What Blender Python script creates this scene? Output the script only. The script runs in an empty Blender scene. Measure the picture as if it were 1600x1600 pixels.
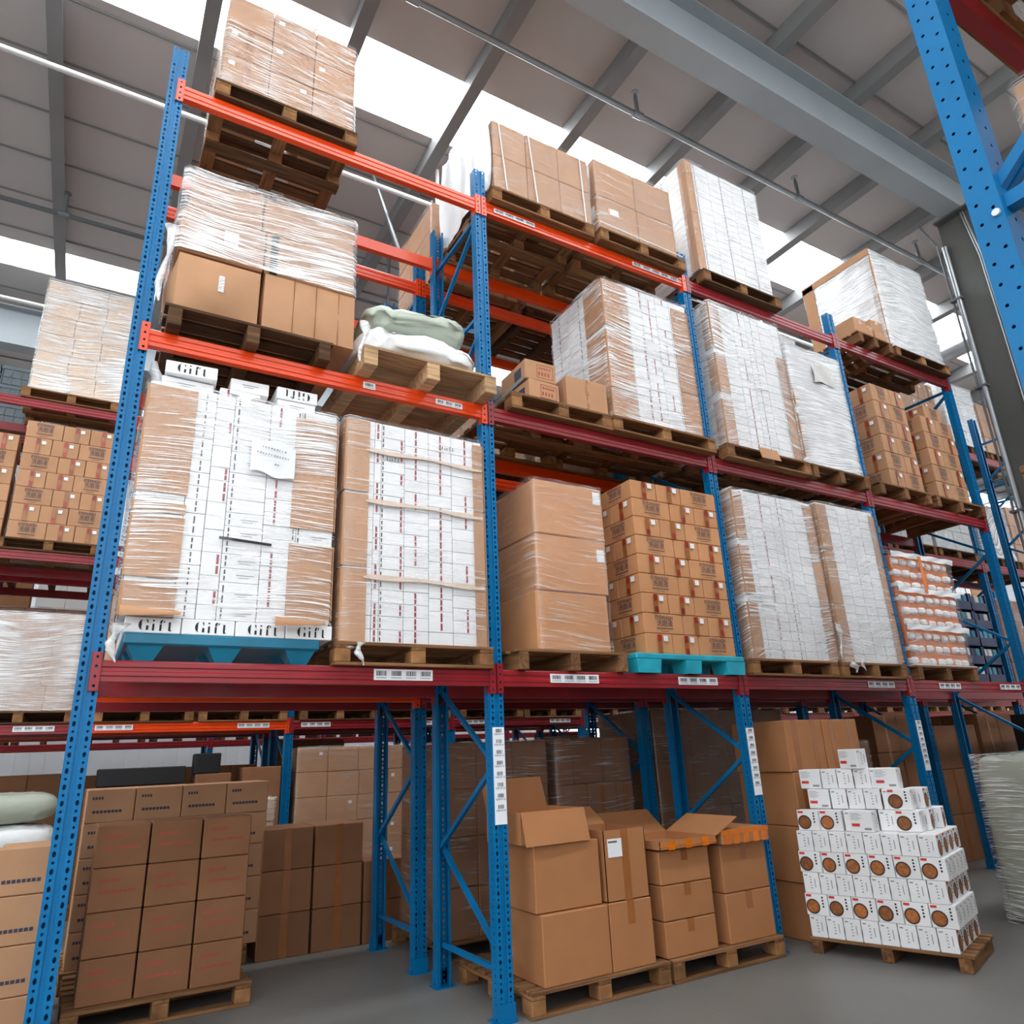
import bpy, math, random
from mathutils import Vector, Matrix, noise
random.seed(7)
SC = bpy.context.scene
COL = SC.collection
PI = math.pi

# ------------------------------------------------------------------ camera, light, exposure
cd = bpy.data.cameras.new('camera'); cam = bpy.data.objects.new('camera', cd); COL.objects.link(cam)
cd.sensor_width = 36.0; cd.lens = 25.0; cd.clip_start = 0.05; cd.clip_end = 200
CX, CY, CZ = 0.0, -4.35, 1.5
Rr = (0.86421562, -0.50146136, -0.04083955)     # image right in world
Rd = (0.12937683, 0.29994083, -0.94514397)      # image down in world
Rf = (0.48620264, 0.81152449, 0.32409104)       # forward in world
cam.matrix_world = Matrix(((Rr[0], -Rd[0], -Rf[0], CX), (Rr[1], -Rd[1], -Rf[1], CY), (Rr[2], -Rd[2], -Rf[2], CZ), (0, 0, 0, 1)))
SC.camera = cam
w = bpy.data.worlds.new('world'); SC.world = w; w.use_nodes = True
bg = w.node_tree.nodes['Background']; bg.inputs[0].default_value = (0.93, 0.97, 1.0, 1); bg.inputs[1].default_value = 2.4
SC.view_settings.view_transform = 'Standard'; SC.view_settings.look = 'None'
SC.view_settings.exposure = 0.42; SC.view_settings.gamma = 1.0; SC.view_settings.use_curve_mapping = False
SKY_STRENGTH = 9.0
SC.cycles.max_bounces = 7; SC.cycles.diffuse_bounces = 4; SC.cycles.glossy_bounces = 2; SC.cycles.transmission_bounces = 2; SC.cycles.transparent_max_bounces = 10

# ------------------------------------------------------------------ materials
def lin(c): return tuple((x / 255 / 12.92) if x / 255 <= .04045 else ((x / 255 + .055) / 1.055) ** 2.4 for x in c)
def nodes(name):
    m = bpy.data.materials.new(name); m.use_nodes = True
    nt = m.node_tree; return m, nt, nt.nodes['Principled BSDF']
def N(nt, t, **kw):
    n = nt.nodes.new(t)
    for k, v in kw.items():
        if k in n.inputs: n.inputs[k].default_value = v
        else: setattr(n, k, v)
    return n
def paint(name, rgb, rough=.5, metal=0., var=.08, ns=6., bump=0., bscale=40., spec=.5, dirt=0., stretch=(1, 1, 1), coat=0.):
    """plain coloured surface with mild per-object and noise variation"""
    m, nt, b = nodes(name); c = lin(rgb); L = nt.links.new
    tc = N(nt, 'ShaderNodeTexCoord'); mp = N(nt, 'ShaderNodeMapping'); mp.inputs['Scale'].default_value = stretch
    L(tc.outputs['Object'], mp.inputs[0])
    oi = N(nt, 'ShaderNodeObjectInfo')
    ad = N(nt, 'ShaderNodeVectorMath', operation='ADD'); L(mp.outputs[0], ad.inputs[0])
    cb = N(nt, 'ShaderNodeCombineXYZ'); ml = N(nt, 'ShaderNodeMath', operation='MULTIPLY'); ml.inputs[1].default_value = 37.
    L(oi.outputs['Random'], ml.inputs[0]); L(ml.outputs[0], cb.inputs[0]); L(ml.outputs[0], cb.inputs[1]); L(cb.outputs[0], ad.inputs[1])
    nz = N(nt, 'ShaderNodeTexNoise', Scale=ns, Detail=4.); L(ad.outputs[0], nz.inputs['Vector'])
    mr = N(nt, 'ShaderNodeMapRange'); mr.inputs[1].default_value = .3; mr.inputs[2].default_value = .7
    mr.inputs[3].default_value = 1 - var - dirt; mr.inputs[4].default_value = 1 + var
    L(nz.outputs[0], mr.inputs[0])
    mr2 = N(nt, 'ShaderNodeMapRange'); mr2.inputs[3].default_value = 1 - var; mr2.inputs[4].default_value = 1 + var; L(oi.outputs['Random'], mr2.inputs[0])
    mu = N(nt, 'ShaderNodeMath', operation='MULTIPLY'); L(mr.outputs[0], mu.inputs[0]); L(mr2.outputs[0], mu.inputs[1])
    mx = N(nt, 'ShaderNodeVectorMath', operation='SCALE'); mx.inputs[0].default_value = c; L(mu.outputs[0], mx.inputs['Scale'])
    L(mx.outputs[0], b.inputs['Base Color'])
    b.inputs['Roughness'].default_value = rough; b.inputs['Metallic'].default_value = metal
    b.inputs['Specular IOR Level'].default_value = spec; b.inputs['Coat Weight'].default_value = coat
    if bump:
        n2 = N(nt, 'ShaderNodeTexNoise', Scale=bscale, Detail=3.); L(ad.outputs[0], n2.inputs['Vector'])
        bp = N(nt, 'ShaderNodeBump', Strength=bump, Distance=.01); L(n2.outputs[0], bp.inputs['Height']); L(bp.outputs[0], b.inputs['Normal'])
    return m
def wood(name, rgb, along=0, dirt=.3):
    st = [22, 22, 22]; st[along] = 1.6
    return paint(name, rgb, .8, var=.22, ns=1.6, bump=.35, bscale=2.5, spec=.2, dirt=dirt, stretch=tuple(st))
def film_mat(name, base, streak, white=.85, scale=1.0, tilt=.10, lo=.69, hi=.77, grey=1.0):
    """stretch film: clear plastic with whitish horizontal folds, their glints painted as white streaks"""
    m, nt, b = nodes(name); L = nt.links.new
    out = nt.nodes['Material Output']
    tc = N(nt, 'ShaderNodeTexCoord'); oi = N(nt, 'ShaderNodeObjectInfo')
    cb = N(nt, 'ShaderNodeCombineXYZ'); ml = N(nt, 'ShaderNodeMath', operation='MULTIPLY'); ml.inputs[1].default_value = 53.
    L(oi.outputs['Random'], ml.inputs[0])
    for i in range(3): L(ml.outputs[0], cb.inputs[i])
    ad = N(nt, 'ShaderNodeVectorMath', operation='ADD'); L(tc.outputs['Object'], ad.inputs[0]); L(cb.outputs[0], ad.inputs[1])
    # large slow warp tilts the folds here and there
    nw = N(nt, 'ShaderNodeTexNoise', Scale=.8, Detail=1.); L(ad.outputs[0], nw.inputs['Vector'])
    sp = N(nt, 'ShaderNodeSeparateXYZ'); L(ad.outputs[0], sp.inputs[0])
    mw = N(nt, 'ShaderNodeMath', operation='MULTIPLY_ADD'); mw.inputs[1].default_value = tilt * 3; L(nw.outputs[0], mw.inputs[0]); L(sp.outputs[2], mw.inputs[2])
    c2 = N(nt, 'ShaderNodeCombineXYZ'); L(sp.outputs[0], c2.inputs[0]); L(sp.outputs[1], c2.inputs[1]); L(mw.outputs[0], c2.inputs[2])
    mp = N(nt, 'ShaderNodeMapping'); mp.inputs['Scale'].default_value = (2.4 * scale, 2.4 * scale, 130 * scale); L(c2.outputs[0], mp.inputs[0])
    n1 = N(nt, 'ShaderNodeTexNoise', Scale=1., Detail=4., Roughness=.55, Distortion=.12); L(mp.outputs[0], n1.inputs['Vector'])
    n3 = N(nt, 'ShaderNodeTexNoise', Scale=2.2, Detail=2.); L(ad.outputs[0], n3.inputs['Vector'])
    am = N(nt, 'ShaderNodeMath', operation='MULTIPLY_ADD'); am.inputs[1].default_value = .35; L(n3.outputs[0], am.inputs[0]); L(n1.outputs[0], am.inputs[2])
    rp = N(nt, 'ShaderNodeMapRange'); rp.inputs[1].default_value = lo; rp.inputs[2].default_value = hi
    rp.inputs[3].default_value = base; rp.inputs[4].default_value = base + streak  # white streaks also stand for bright glints on the folds
    L(am.outputs[0], rp.inputs[0])
    tr = N(nt, 'ShaderNodeBsdfTransparent')
    b.inputs['Base Color'].default_value = (white, white, white * .99, 1); b.inputs['Roughness'].default_value = .22
    b.inputs['Specular IOR Level'].default_value = .8
    if grey < 1:     # shade on folds that turn away, painted as thin grey veins
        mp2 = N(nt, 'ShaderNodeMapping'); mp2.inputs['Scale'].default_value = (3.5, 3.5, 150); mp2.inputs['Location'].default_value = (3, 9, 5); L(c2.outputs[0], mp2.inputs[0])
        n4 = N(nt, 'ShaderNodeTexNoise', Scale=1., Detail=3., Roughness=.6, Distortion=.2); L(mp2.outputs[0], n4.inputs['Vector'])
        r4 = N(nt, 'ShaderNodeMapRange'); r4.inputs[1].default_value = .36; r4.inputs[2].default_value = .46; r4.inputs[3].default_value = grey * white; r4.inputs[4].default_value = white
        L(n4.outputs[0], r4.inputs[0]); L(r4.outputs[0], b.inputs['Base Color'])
    bp = N(nt, 'ShaderNodeBump', Strength=.45, Distance=.012); L(n1.outputs[0], bp.inputs['Height']); L(bp.outputs[0], b.inputs['Normal'])
    mx = N(nt, 'ShaderNodeMixShader'); L(rp.outputs[0], mx.inputs[0]); L(tr.outputs[0], mx.inputs[1]); L(b.outputs[0], mx.inputs[2])
    gl = N(nt, 'ShaderNodeBsdfGlossy'); gl.inputs['Roughness'].default_value = .12; L(bp.outputs[0], gl.inputs['Normal'])
    m2 = N(nt, 'ShaderNodeMixShader'); m2.inputs[0].default_value = .07; L(mx.outputs[0], m2.inputs[1]); L(gl.outputs[0], m2.inputs[2])
    L(m2.outputs[0], out.inputs['Surface'])
    return m
def emit(name, rgb, s):
    m, nt, b = nodes(name); b.inputs['Emission Color'].default_value = (*lin(rgb), 1); b.inputs['Emission Strength'].default_value = s
    b.inputs['Base Color'].default_value = (.8, .8, .8, 1); return m

M = {}
M['blue'] = paint('blue_paint', (0, 106, 160), .36, var=.06, ns=3, spec=.3)
M['orange'] = paint('orange_paint', (238, 72, 12), .28, var=.06, ns=3, spec=.5)
M['maroon'] = paint('maroon_paint', (150, 32, 40), .33, var=.10, ns=4, spec=.5, dirt=.08)
M['kraft'] = paint('kraft_board', (188, 142, 106), .75, var=.06, ns=5, bump=.08, bscale=60, spec=.25)
M['kraft_dark'] = paint('dull_kraft_board', (142, 98, 68), .75, var=.08, ns=4, bump=.08, bscale=60, spec=.25)  # dull brown cartons, darkened further for shade on the lower levels
M['kraft_pale'] = paint('pale_kraft_board', (230, 202, 174), .75, var=.06, ns=5, spec=.25)
M['kraft_orange'] = paint('orange_kraft_board', (176, 120, 78), .75, var=.05, ns=5, spec=.25)  # shade at floor level is put into this darker brown
M['slip'] = paint('slip_paper', (206, 184, 166), .7, var=.05, ns=5, spec=.25)
M['kraft_warm'] = paint('warm_kraft_board', (204, 147, 102), .75, var=.05, ns=5, spec=.25)
M['white'] = paint('white_board', (240, 240, 240), .55, var=.035, ns=4, spec=.35)
M['white_inner'] = paint('greyish_board', (214, 212, 208), .6, var=.05, ns=4)
M['paper'] = paint('white_paper', (240, 242, 244), .6, var=.02, ns=8, bump=.3, bscale=14)
M['black'] = paint('black_ink', (22, 22, 24), .6, var=.05)
M['navy_ink'] = paint('navy_ink', (62, 60, 78), .7, var=.05)
M['grey_ink'] = paint('grey_ink', (150, 150, 152), .7, var=.05)
M['red_ink'] = paint('red_ink', (150, 26, 56), .5, var=.08)
M['fade_red'] = paint('faded_red_ink', (170, 78, 58), .7, var=.1)
M['bright_red'] = paint('bright_red_ink', (214, 52, 44), .5, var=.05)
M['tape'] = paint('brown_tape', (158, 98, 52), .25, var=.1, ns=9, spec=.6)
M['red_tape'] = paint('red_printed_tape', (150, 40, 24), .28, var=.35, ns=30, spec=.6)
M['orange_tape'] = paint('orange_tape', (226, 116, 8), .3, var=.12, ns=12, spec=.6)
M['woodx'] = wood('pallet_wood_across', (138, 99, 66), 0)
M['woody'] = wood('pallet_wood_along', (132, 93, 61), 1)
M['woodd'] = wood('old_pallet_wood', (98, 70, 47), 0)
M['woodb'] = paint('pallet_block_wood', (150, 106, 68), .8, var=.2, ns=9, bump=.3, bscale=30, spec=.2, dirt=.25)
M['ply'] = wood('plywood', (190, 154, 116), 0, dirt=.2)
M['teal'] = paint('dark_teal_plastic', (0, 116, 148), .38, var=.06, dirt=.1)
M['turq'] = paint('turquoise_plastic', (38, 178, 200), .35, var=.06, ns=7, dirt=.18)
M['navy'] = paint('navy_plastic', (38, 46, 84), .4, var=.1)
M['crate'] = paint('grey_plastic', (104, 116, 122), .45, var=.08)
M['teal_pack'] = paint('teal_pack', (70, 130, 150), .4, var=.2)
M['sackw'] = paint('white_woven_sack', (236, 238, 238), .45, var=.04, ns=4, bump=.5, bscale=14)
M['sackg'] = paint('green_grey_sack', (176, 184, 168), .45, var=.06, ns=3, bump=.6, bscale=9)
M['bag'] = paint('grey_green_bag', (170, 176, 160), .35, var=.08, ns=3, bump=.8, bscale=7)
M['galv'] = paint('galvanised_pipe', (150, 154, 156), .35, metal=.6, var=.05)
M['whitepipe'] = paint('white_pipe', (225, 226, 226), .4, var=.04)
M['darkpipe'] = paint('grey_pipe', (92, 98, 100), .4, var=.05)
M['steel'] = paint('grey_steel', (82, 82, 78), .45, var=.06, ns=2)
M['roof'] = paint('roof_sheet', (184, 179, 176), .5, var=.05, ns=.5)
M['purlin'] = paint('purlin_steel', (128, 128, 128), .45, var=.05, ns=2)
M['rafter'] = paint('rafter_steel', (150, 158, 162), .45, var=.05, ns=2)
M['wall'] = paint('white_wall_sheet', (232, 234, 236), .5, var=.04, ns=1)
M['floor'] = paint('concrete', (112, 110, 106), .45, var=.12, ns=.8, bump=.1, bscale=25, dirt=.05)
M['skylight'] = emit('skylight_panel', (244, 250, 255), SKY_STRENGTH)
M['bolt'] = paint('zinc_bolt', (222, 226, 228), .3, metal=.4, var=.03)
M['noodle'] = paint('noodle_brown', (156, 92, 40), .6, var=.35, ns=45)
M['bowl'] = paint('dark_bowl', (70, 42, 30), .5, var=.1)
M['film'] = film_mat('clear_stretch_film', .03, .92, white=.95, lo=.71, hi=.78, tilt=.12)
M['film_l'] = film_mat('thin_stretch_film', .03, .45, white=.9, lo=.74, hi=.84)
M['film_h'] = film_mat('heavy_stretch_film', .06, .85, white=.92, lo=.70, hi=.78, tilt=.32, grey=.8)
M['film_w'] = film_mat('dense_white_stretch_film', .40, .55, white=.9, lo=.60, hi=.72, tilt=.15, grey=.5)
M['film_t'] = film_mat('crumpled_film_end', .35, .45, white=.92, scale=.12, lo=.60, hi=.80, tilt=.6)
M['film_m'] = film_mat('streaky_stretch_film', .10, .88, white=.95, lo=.66, hi=.74, tilt=.10)
M['film_n'] = film_mat('thick_streaky_film', .30, .65, white=.9, lo=.64, hi=.76, tilt=.1)
M['film_k'] = film_mat('milky_crumpled_film', .38, .5, scale=.6, tilt=.6)

# ------------------------------------------------------------------ mesh helpers
def mesh(name, vs, fs, mats, idx=None, smooth=False):
    me = bpy.data.meshes.new(name); me.from_pydata(vs, [], fs)
    for m in (mats if isinstance(mats, (list, tuple)) else [mats]): me.materials.append(M[m] if isinstance(m, str) else m)
    if idx: me.polygons.foreach_set('material_index', idx)
    if smooth: me.polygons.foreach_set('use_smooth', [True] * len(me.polygons))
    me.update(); return me
def obj(name, me, parent=None, loc=(0, 0, 0), rot=(0, 0, 0)):
    o = bpy.data.objects.new(name, me); COL.objects.link(o)
    o.location = loc; o.rotation_euler = rot
    if parent: o.parent = parent
    return o
def tag(o, label, cat, group=None, kind=None):
    if label: o['label'] = label
    if cat: o['category'] = cat
    if group: o['group'] = group
    if kind: o['kind'] = kind
    return o
def thing(name, label, cat, loc=(0, 0, 0), rz=0, group=None):
    o = obj(name, None, None, loc, (0, 0, rz)); o.empty_display_size = .1
    return tag(o, label, cat, group)
class MB:
    """collects shapes; build() links them as one mesh object"""
    def __init__(s): s.v = []; s.f = []; s.i = []
    def add(s, vs, fs, mi=0):
        n = len(s.v); s.v += [tuple(v) for v in vs]; s.f += [tuple(a + n for a in f) for f in fs]; s.i += [mi] * len(fs); return s
    def box(s, x0, x1, y0, y1, z0, z1, mi=0):
        return s.add([(x0, y0, z0), (x1, y0, z0), (x1, y1, z0), (x0, y1, z0), (x0, y0, z1), (x1, y0, z1), (x1, y1, z1), (x0, y1, z1)],
                     [(0, 3, 2, 1), (4, 5, 6, 7), (0, 1, 5, 4), (1, 2, 6, 5), (2, 3, 7, 6), (3, 0, 4, 7)], mi)
    def bar(s, a, b, w, h, mi=0, up=(0, 0, 1)):
        a, b = Vector(a), Vector(b); d = (b - a).normalized(); u = Vector(up)
        if abs(d.dot(u)) > .98: u = Vector((1, 0, 0))
        r = d.cross(u).normalized() * (w / 2); t = r.cross(d).normalized() * (h / 2)
        vs = [p + sx * r + sy * t for p in (a, b) for sx, sy in ((-1, -1), (1, -1), (1, 1), (-1, 1))]
        return s.add(vs, [(0, 1, 2, 3), (7, 6, 5, 4), (0, 4, 5, 1), (1, 5, 6, 2), (2, 6, 7, 3), (3, 7, 4, 0)], mi)
    def tube(s, pts, r, n=10, mi=0, caps=True):
        rings = []
        pts = [Vector(p) for p in pts]
        for i, p in enumerate(pts):
            d = ((pts[min(i + 1, len(pts) - 1)] - pts[max(i - 1, 0)])).normalized()
            u = Vector((0, 0, 1)) if abs(d.z) < .95 else Vector((1, 0, 0))
            a = d.cross(u).normalized(); b = d.cross(a).normalized()
            rings.append([p + a * r * math.cos(2 * PI * k / n) + b * r * math.sin(2 * PI * k / n) for k in range(n)])
        vs = [v for g in rings for v in g]; fs = []
        for i in range(len(pts) - 1):
            for k in range(n): fs.append((i * n + k, i * n + (k + 1) % n, (i + 1) * n + (k + 1) % n, (i + 1) * n + k))
        if caps: fs.append(tuple(range(n))); fs.append(tuple((len(pts) - 1) * n + k for k in reversed(range(n))))
        return s.add(vs, fs, mi)
    def poly(s, pts, y, mi=0, axis='y'):
        """flat polygon in x,z at depth y"""
        return s.add([(p[0], y, p[1]) for p in pts], [tuple(range(len(pts)))], mi)
    def mesh(s, name, mats, smooth=False): return mesh(name, s.v, s.f, mats, s.i, smooth)
    def build(s, name, mats, parent=None, loc=(0, 0, 0), rot=(0, 0, 0), smooth=False): return obj(name, s.mesh(name, mats, smooth), parent, loc, rot)
BC = {}
def cbox(sx, sy, sz, mat, b=.004):
    """chamfered box, origin at its front-left-bottom corner; shared between alike pieces"""
    k = (round(sx, 4), round(sy, 4), round(sz, 4), mat, b)
    if k in BC: return BC[k]
    b = min(b, sx / 4, sy / 4, sz / 4)
    vs = []; S = (sx, sy, sz)
    for cx in (0, 1):
        for cy in (0, 1):
            for cz in (0, 1):
                c = (cx, cy, cz)
                for ax in range(3):
                    p = []
                    for a in range(3):
                        e = 0 if c[a] == 0 else S[a]
                        if a != ax: e += b if c[a] == 0 else -b
                        p.append(e)
                    vs.append(tuple(p))
    def vi(cx, cy, cz, ax): return (cx * 4 + cy * 2 + cz) * 3 + ax
    fs = []
    for ax in range(3):
        o1, o2 = (ax + 1) % 3, (ax + 2) % 3
        for s in (0, 1):
            q = []
            for u, v in ((0, 0), (1, 0), (1, 1), (0, 1)):
                c = [0, 0, 0]; c[ax] = s; c[o1] = u; c[o2] = v; q.append(vi(*c, ax))
            fs.append(tuple(q) if s else tuple(reversed(q)))
    for ax in range(3):
        o1, o2 = (ax + 1) % 3, (ax + 2) % 3
        for u in (0, 1):
            for v in (0, 1):
                a = [0, 0, 0]; a[o1] = u; a[o2] = v; c = list(a); c[ax] = 1
                q = (vi(*a, o1), vi(*c, o1), vi(*c, o2), vi(*a, o2)); fs.append(q if u == v else tuple(reversed(q)))
    for cx in (0, 1):
        for cy in (0, 1):
            for cz in (0, 1):
                q = (vi(cx, cy, cz, 0), vi(cx, cy, cz, 1), vi(cx, cy, cz, 2)); fs.append(q if (cx + cy + cz) % 2 else tuple(reversed(q)))
    me = mesh('box', vs, fs, mat); BC[k] = me
    return me
ORD = ['zeroth', 'first', 'second', 'third', 'fourth', 'fifth', 'sixth', 'seventh', 'eighth', 'ninth', 'tenth', 'eleventh', 'twelfth', 'thirteenth', 'fourteenth', 'fifteenth', 'sixteenth']
def jit(a): return random.uniform(-a, a)

def text_mesh(body, size, mat, width=1.0, bold=0.0, align='CENTER'):
    c = bpy.data.curves.new('lettering', 'FONT'); c.body = body; c.size = size; c.align_x = align; c.align_y = 'CENTER'
    c.resolution_u = 2; c.offset = bold; c.fill_mode = 'FRONT' if hasattr(c, 'fill_mode') else c.fill_mode
    o = bpy.data.objects.new('lettering', c); COL.objects.link(o)
    bpy.context.view_layer.update()
    dg = bpy.context.evaluated_depsgraph_get()
    me = bpy.data.meshes.new_from_object(o.evaluated_get(dg))
    bpy.data.objects.remove(o); bpy.data.curves.remove(c)
    # stand the letters up: x stays, y -> z, facing -y
    vs = [(v.co.x * width, 0., v.co.y) for v in me.vertices]; fs = [tuple(p.vertices) for p in me.polygons]
    bpy.data.meshes.remove(me)
    return vs, fs

# ------------------------------------------------------------------ building shell
RX0, RX1, RY0, RY1, RZ = -14., 32., -12., 17., 9.75
tag(MB().box(RX0, RX1, RY0, RY1, -.2, 0).build('floor', 'floor'), 'grey concrete warehouse floor', 'floor', kind='structure')
sky_y = [(-9.6, -8.4), (-4.2, -3.0), (1.75, 2.75), (7.75, 8.5), (13.3, 14.3)]
mb = MB(); y = RY0
for a, b in sky_y + [(RY1, RY1)]:
    mb.box(RX0, RX1, y, a, RZ, RZ + .06); y = b
ceil = tag(mb.build('ceiling', 'roof'), 'grey sheet metal roof above the racks', 'ceiling', kind='structure')
for a, b in sky_y:
    x = RX0
    while x < RX1:
        MB().box(x + .04, min(x + 5.96, RX1), a, b, RZ + .01, RZ + .03).build('skylight_panel', 'skylight', ceil); x += 6.
x = RX0 + .53
pm = MB().box(-.04, .04, RY0, RY1, RZ - .24, RZ - .002).box(-.04, .12, RY0, RY1, RZ - .25, RZ - .235).mesh('purlin', 'purlin')
while x < RX1: obj('purlin', pm, ceil, (x, 0, 0)); x += 1.52
for yy in (-10.4, -.45, 9.5):
    MB().box(RX0, RX1, yy - .012, yy + .012, 8.75, RZ - .26).box(RX0, RX1, yy - .15, yy + .15, 8.73, 8.75).box(RX0, RX1, yy - .15, yy + .15, RZ - .27, RZ - .25).build('rafter', 'rafter', ceil)
# roof-sheet ribs
rm = MB().box(RX0, RX1, -.012, .012, RZ - .02, RZ - .001).mesh('seam', 'purlin')
yy = RY0 + .5
while yy < RY1:
    if not any(a - .1 < yy < b + .1 for a, b in sky_y): obj('roof_seam', rm, ceil, (0, yy, 0))
    yy += .9
def wall(name, x0, x1, y0, y1, label, holes=()):
    mb = MB(); ax = 0 if abs(x1 - x0) > abs(y1 - y0) else 1
    L0, L1 = (x0, x1) if ax == 0 else (y0, y1); u = L0
    segs = []
    for a, b, z0, z1 in list(holes) + [(L1, L1, 0, 0)]:
        segs.append((u, a, 0, RZ))
        if b > a: segs.append((a, b, 0, z0)); segs.append((a, b, z1, RZ))
        u = b
    for a, b, z0, z1 in segs:
        if b - a < .01: continue
        if ax == 0: mb.box(a, b, y0, y1, z0, z1)
        else: mb.box(x0, x1, a, b, z0, z1)
        t = a + .1
        while t < b - .1:
            if ax == 0: mb.box(t, t + .06, y0 - .03, y0, z0, z1)
            t += .3
    tag(mb.build(name, 'wall'), label, 'wall', kind='structure')
wall('wall_back', RX0, RX1, RY1, RY1 + .1, 'white corrugated wall far behind the racks', [(14, 26, 1.0, 2.4)])
wall('wall_front', RX0, RX1, RY0 - .1, RY0, 'white wall with a high window band behind the viewer', [(RX0 + 1, 3.5, 3.4, 8.8)])  # unseen opening, placed for light from front left and kept off the floor
wall('wall_left', RX0 - .1, RX0, RY0, RY1, 'white wall with a high window band at the far left end', [(-11., 4., 2.8, 8.)])  # unseen opening, raised so less light reaches the lower levels
wall('wall_right', RX1, RX1 + .1, RY0, RY1, 'white wall at the far right end')

# ------------------------------------------------------------------ pallet racking
LV = [None, 2.01, 4.03, 6.03]          # beam centres
BH = .11
def TOP(l): return LV[l] + BH / 2 if l else 0.0
PX = [0.005, 2.42, 4.81, 7.21, 9.61, 12.03]; PX6 = PX + [14.43]
POST_H = 6.42; PW = .105; PD = .08
def hole_strip(mb, p0, du, dz, width, pitch, n, slot, rnd):
    """sheet strip of n cells climbing along dz with a punched hole in each: slots and round holes in turn"""
    p0 = Vector(p0); du = Vector(du); dz = Vector(dz)
    for k in range(n):
        c = p0 + dz * (pitch * (k + .5)); hw, hh = (slot if k % 2 == 0 else rnd)
        o = [(-width / 2, -pitch / 2), (0, -pitch / 2), (width / 2, -pitch / 2), (width / 2, 0), (width / 2, pitch / 2), (0, pitch / 2), (-width / 2, pitch / 2), (-width / 2, 0)]
        q = .6
        i = [(-hw * q, -hh * .8), (0, -hh), (hw * q, -hh * .8), (hw, 0), (hw * q, hh * .8), (0, hh), (-hw * q, hh * .8), (-hw, 0)]
        vs = [c + du * a + dz * b for a, b in o + i]
        mb.add(vs, [(j, (j + 1) % 8, 8 + (j + 1) % 8, 8 + j) for j in range(8)])
def post_mesh(closed):
    mb = MB(); n = int(POST_H / .0375); h = n * .0375; f = .040
    for cx in (-PW / 2 + f / 2, PW / 2 - f / 2):
        hole_strip(mb, (cx, 0, 0), (1, 0, 0), (0, 0, 1), f, .0375, n, (.0085, .0135), (.0065, .0065))
    g = PW / 2 - f
    mb.box(-g, g, .008, .0095, 0, h)
    for s in (-1, 1):
        mb.add([(s * g, 0, 0), (s * g, .008, 0), (s * g, .008, h), (s * g, 0, h)], [(0, 1, 2, 3)])
        x = s * PW / 2
        mb.add([(x, 0, 0), (x, .02, 0), (x, .02, h), (x, 0, h)], [(0, 1, 2, 3)])
        hole_strip(mb, (x, .035, 0), (0, 1, 0), (0, 0, 1), .03, .0375, n, (.004, .009), (.004, .004))
        mb.box(min(x, x - s * .003), max(x, x - s * .003), .05, PD, 0, h)
        mb.box(min(x, x - s * .02), max(x, x - s * .02), PD - .002, PD, 0, h)
    if closed: mb.box(-PW / 2 + .004, PW / 2 - .004, PD - .006, PD - .004, 0, h)  # back plate added to keep light out, so the punched holes look dark
    return mb.mesh('post', 'blue')
POST = post_mesh(True); POST_REAR = post_mesh(False)
FOOT = MB().box(-.075, .075, -.02, .11, 0, .008).box(-.06, .06, -.005, .0, .008, .1).mesh('foot_plate', 'blue')
BRZ = .558
def brace_meshes(depth):
    a, b = .05, depth - .05
    up = MB().bar((0, a, 0), (0, b, BRZ), .03, .03).mesh('brace', 'blue')
    dn = MB().bar((0, b, 0), (0, a, BRZ), .03, .03).mesh('brace', 'blue')
    hz = MB().bar((0, a, 0), (0, b, 0), .03, .03).mesh('brace', 'blue')
    return up, dn, hz
BR = brace_meshes(.95)
def upright_frame(x, y, label):
    t = thing('upright_frame', label, 'rack frame', (x, y, 0), 0, 'blue upright frames of the racks')
    obj('post', POST, t); obj('post', POST_REAR, t, (0, .95, 0), (0, 0, PI))
    obj('foot_plate', FOOT, t); obj('foot_plate', FOOT, t, (0, .95, 0), (0, 0, PI))
    z = .32; k = 0
    obj('brace', BR[2], t, (.0, 0, z - .06))
    while z + BRZ < POST_H - .05:
        obj('brace', BR[k % 2], t, (0.012 * (-1) ** k, 0, z)); z += BRZ; k += 1
    obj('brace', BR[2], t, (.0, 0, 4.95))
    obj('brace', BR[2], t, (.0, 0, z + .05))
    return t
# beam section: stepped box with two rolled ridges (y, z)
SEC = [(-.0, -.055), (-.0, -.030), (-.006, -.024), (-.006, -.006), (0, 0), (0, .016), (-.006, .022), (-.006, .046), (0, .055), (.05, .055), (.05, -.055)]
BEAM_ME = {}
def beam_mesh(L):
    if L in BEAM_ME: return BEAM_ME[L]
    n = len(SEC); vs = [(x, a, b) for x in (0, L) for a, b in SEC]
    fs = [(i, i + n, (i + 1) % n + n, (i + 1) % n) for i in range(n)] + [tuple(reversed(range(n))), tuple(range(n, 2 * n))]
    BEAM_ME[L] = (vs, fs); return BEAM_ME[L]
def connector(mb):
    hole_strip(mb, (.0, -.012, -.1), (1, 0, 0), (0, 0, 1), .05, .05, 4, (.008, .009), (.007, .008))
    mb.box(-.025, -.022, -.012, .05, -.1, .1); mb.box(.022, .025, -.012, .05, -.1, .1)
    return mb
CONN = {}
BEAMS = {}
def load_beam(x0, x1, y, z, colour, label, back=False):
    t = thing('rack_crossbar', label, 'rack beam', ((x0 + x1) / 2, y, z), PI if back else 0, 'crossbars of the racks')
    L = round(x1 - x0 - PW, 3); k = (L, colour)
    if k not in BEAMS: BEAMS[k] = mesh('rail', *beam_mesh(L), colour)
    obj('rail', BEAMS[k], t, (-L / 2, 0, 0))
    if colour not in CONN: CONN[colour] = connector(MB()).mesh('end_connector', colour)
    for s in (-1, 1): obj('end_connector', CONN[colour], t, (s * (L / 2 + .024), 0, -.005))
    return t
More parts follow.
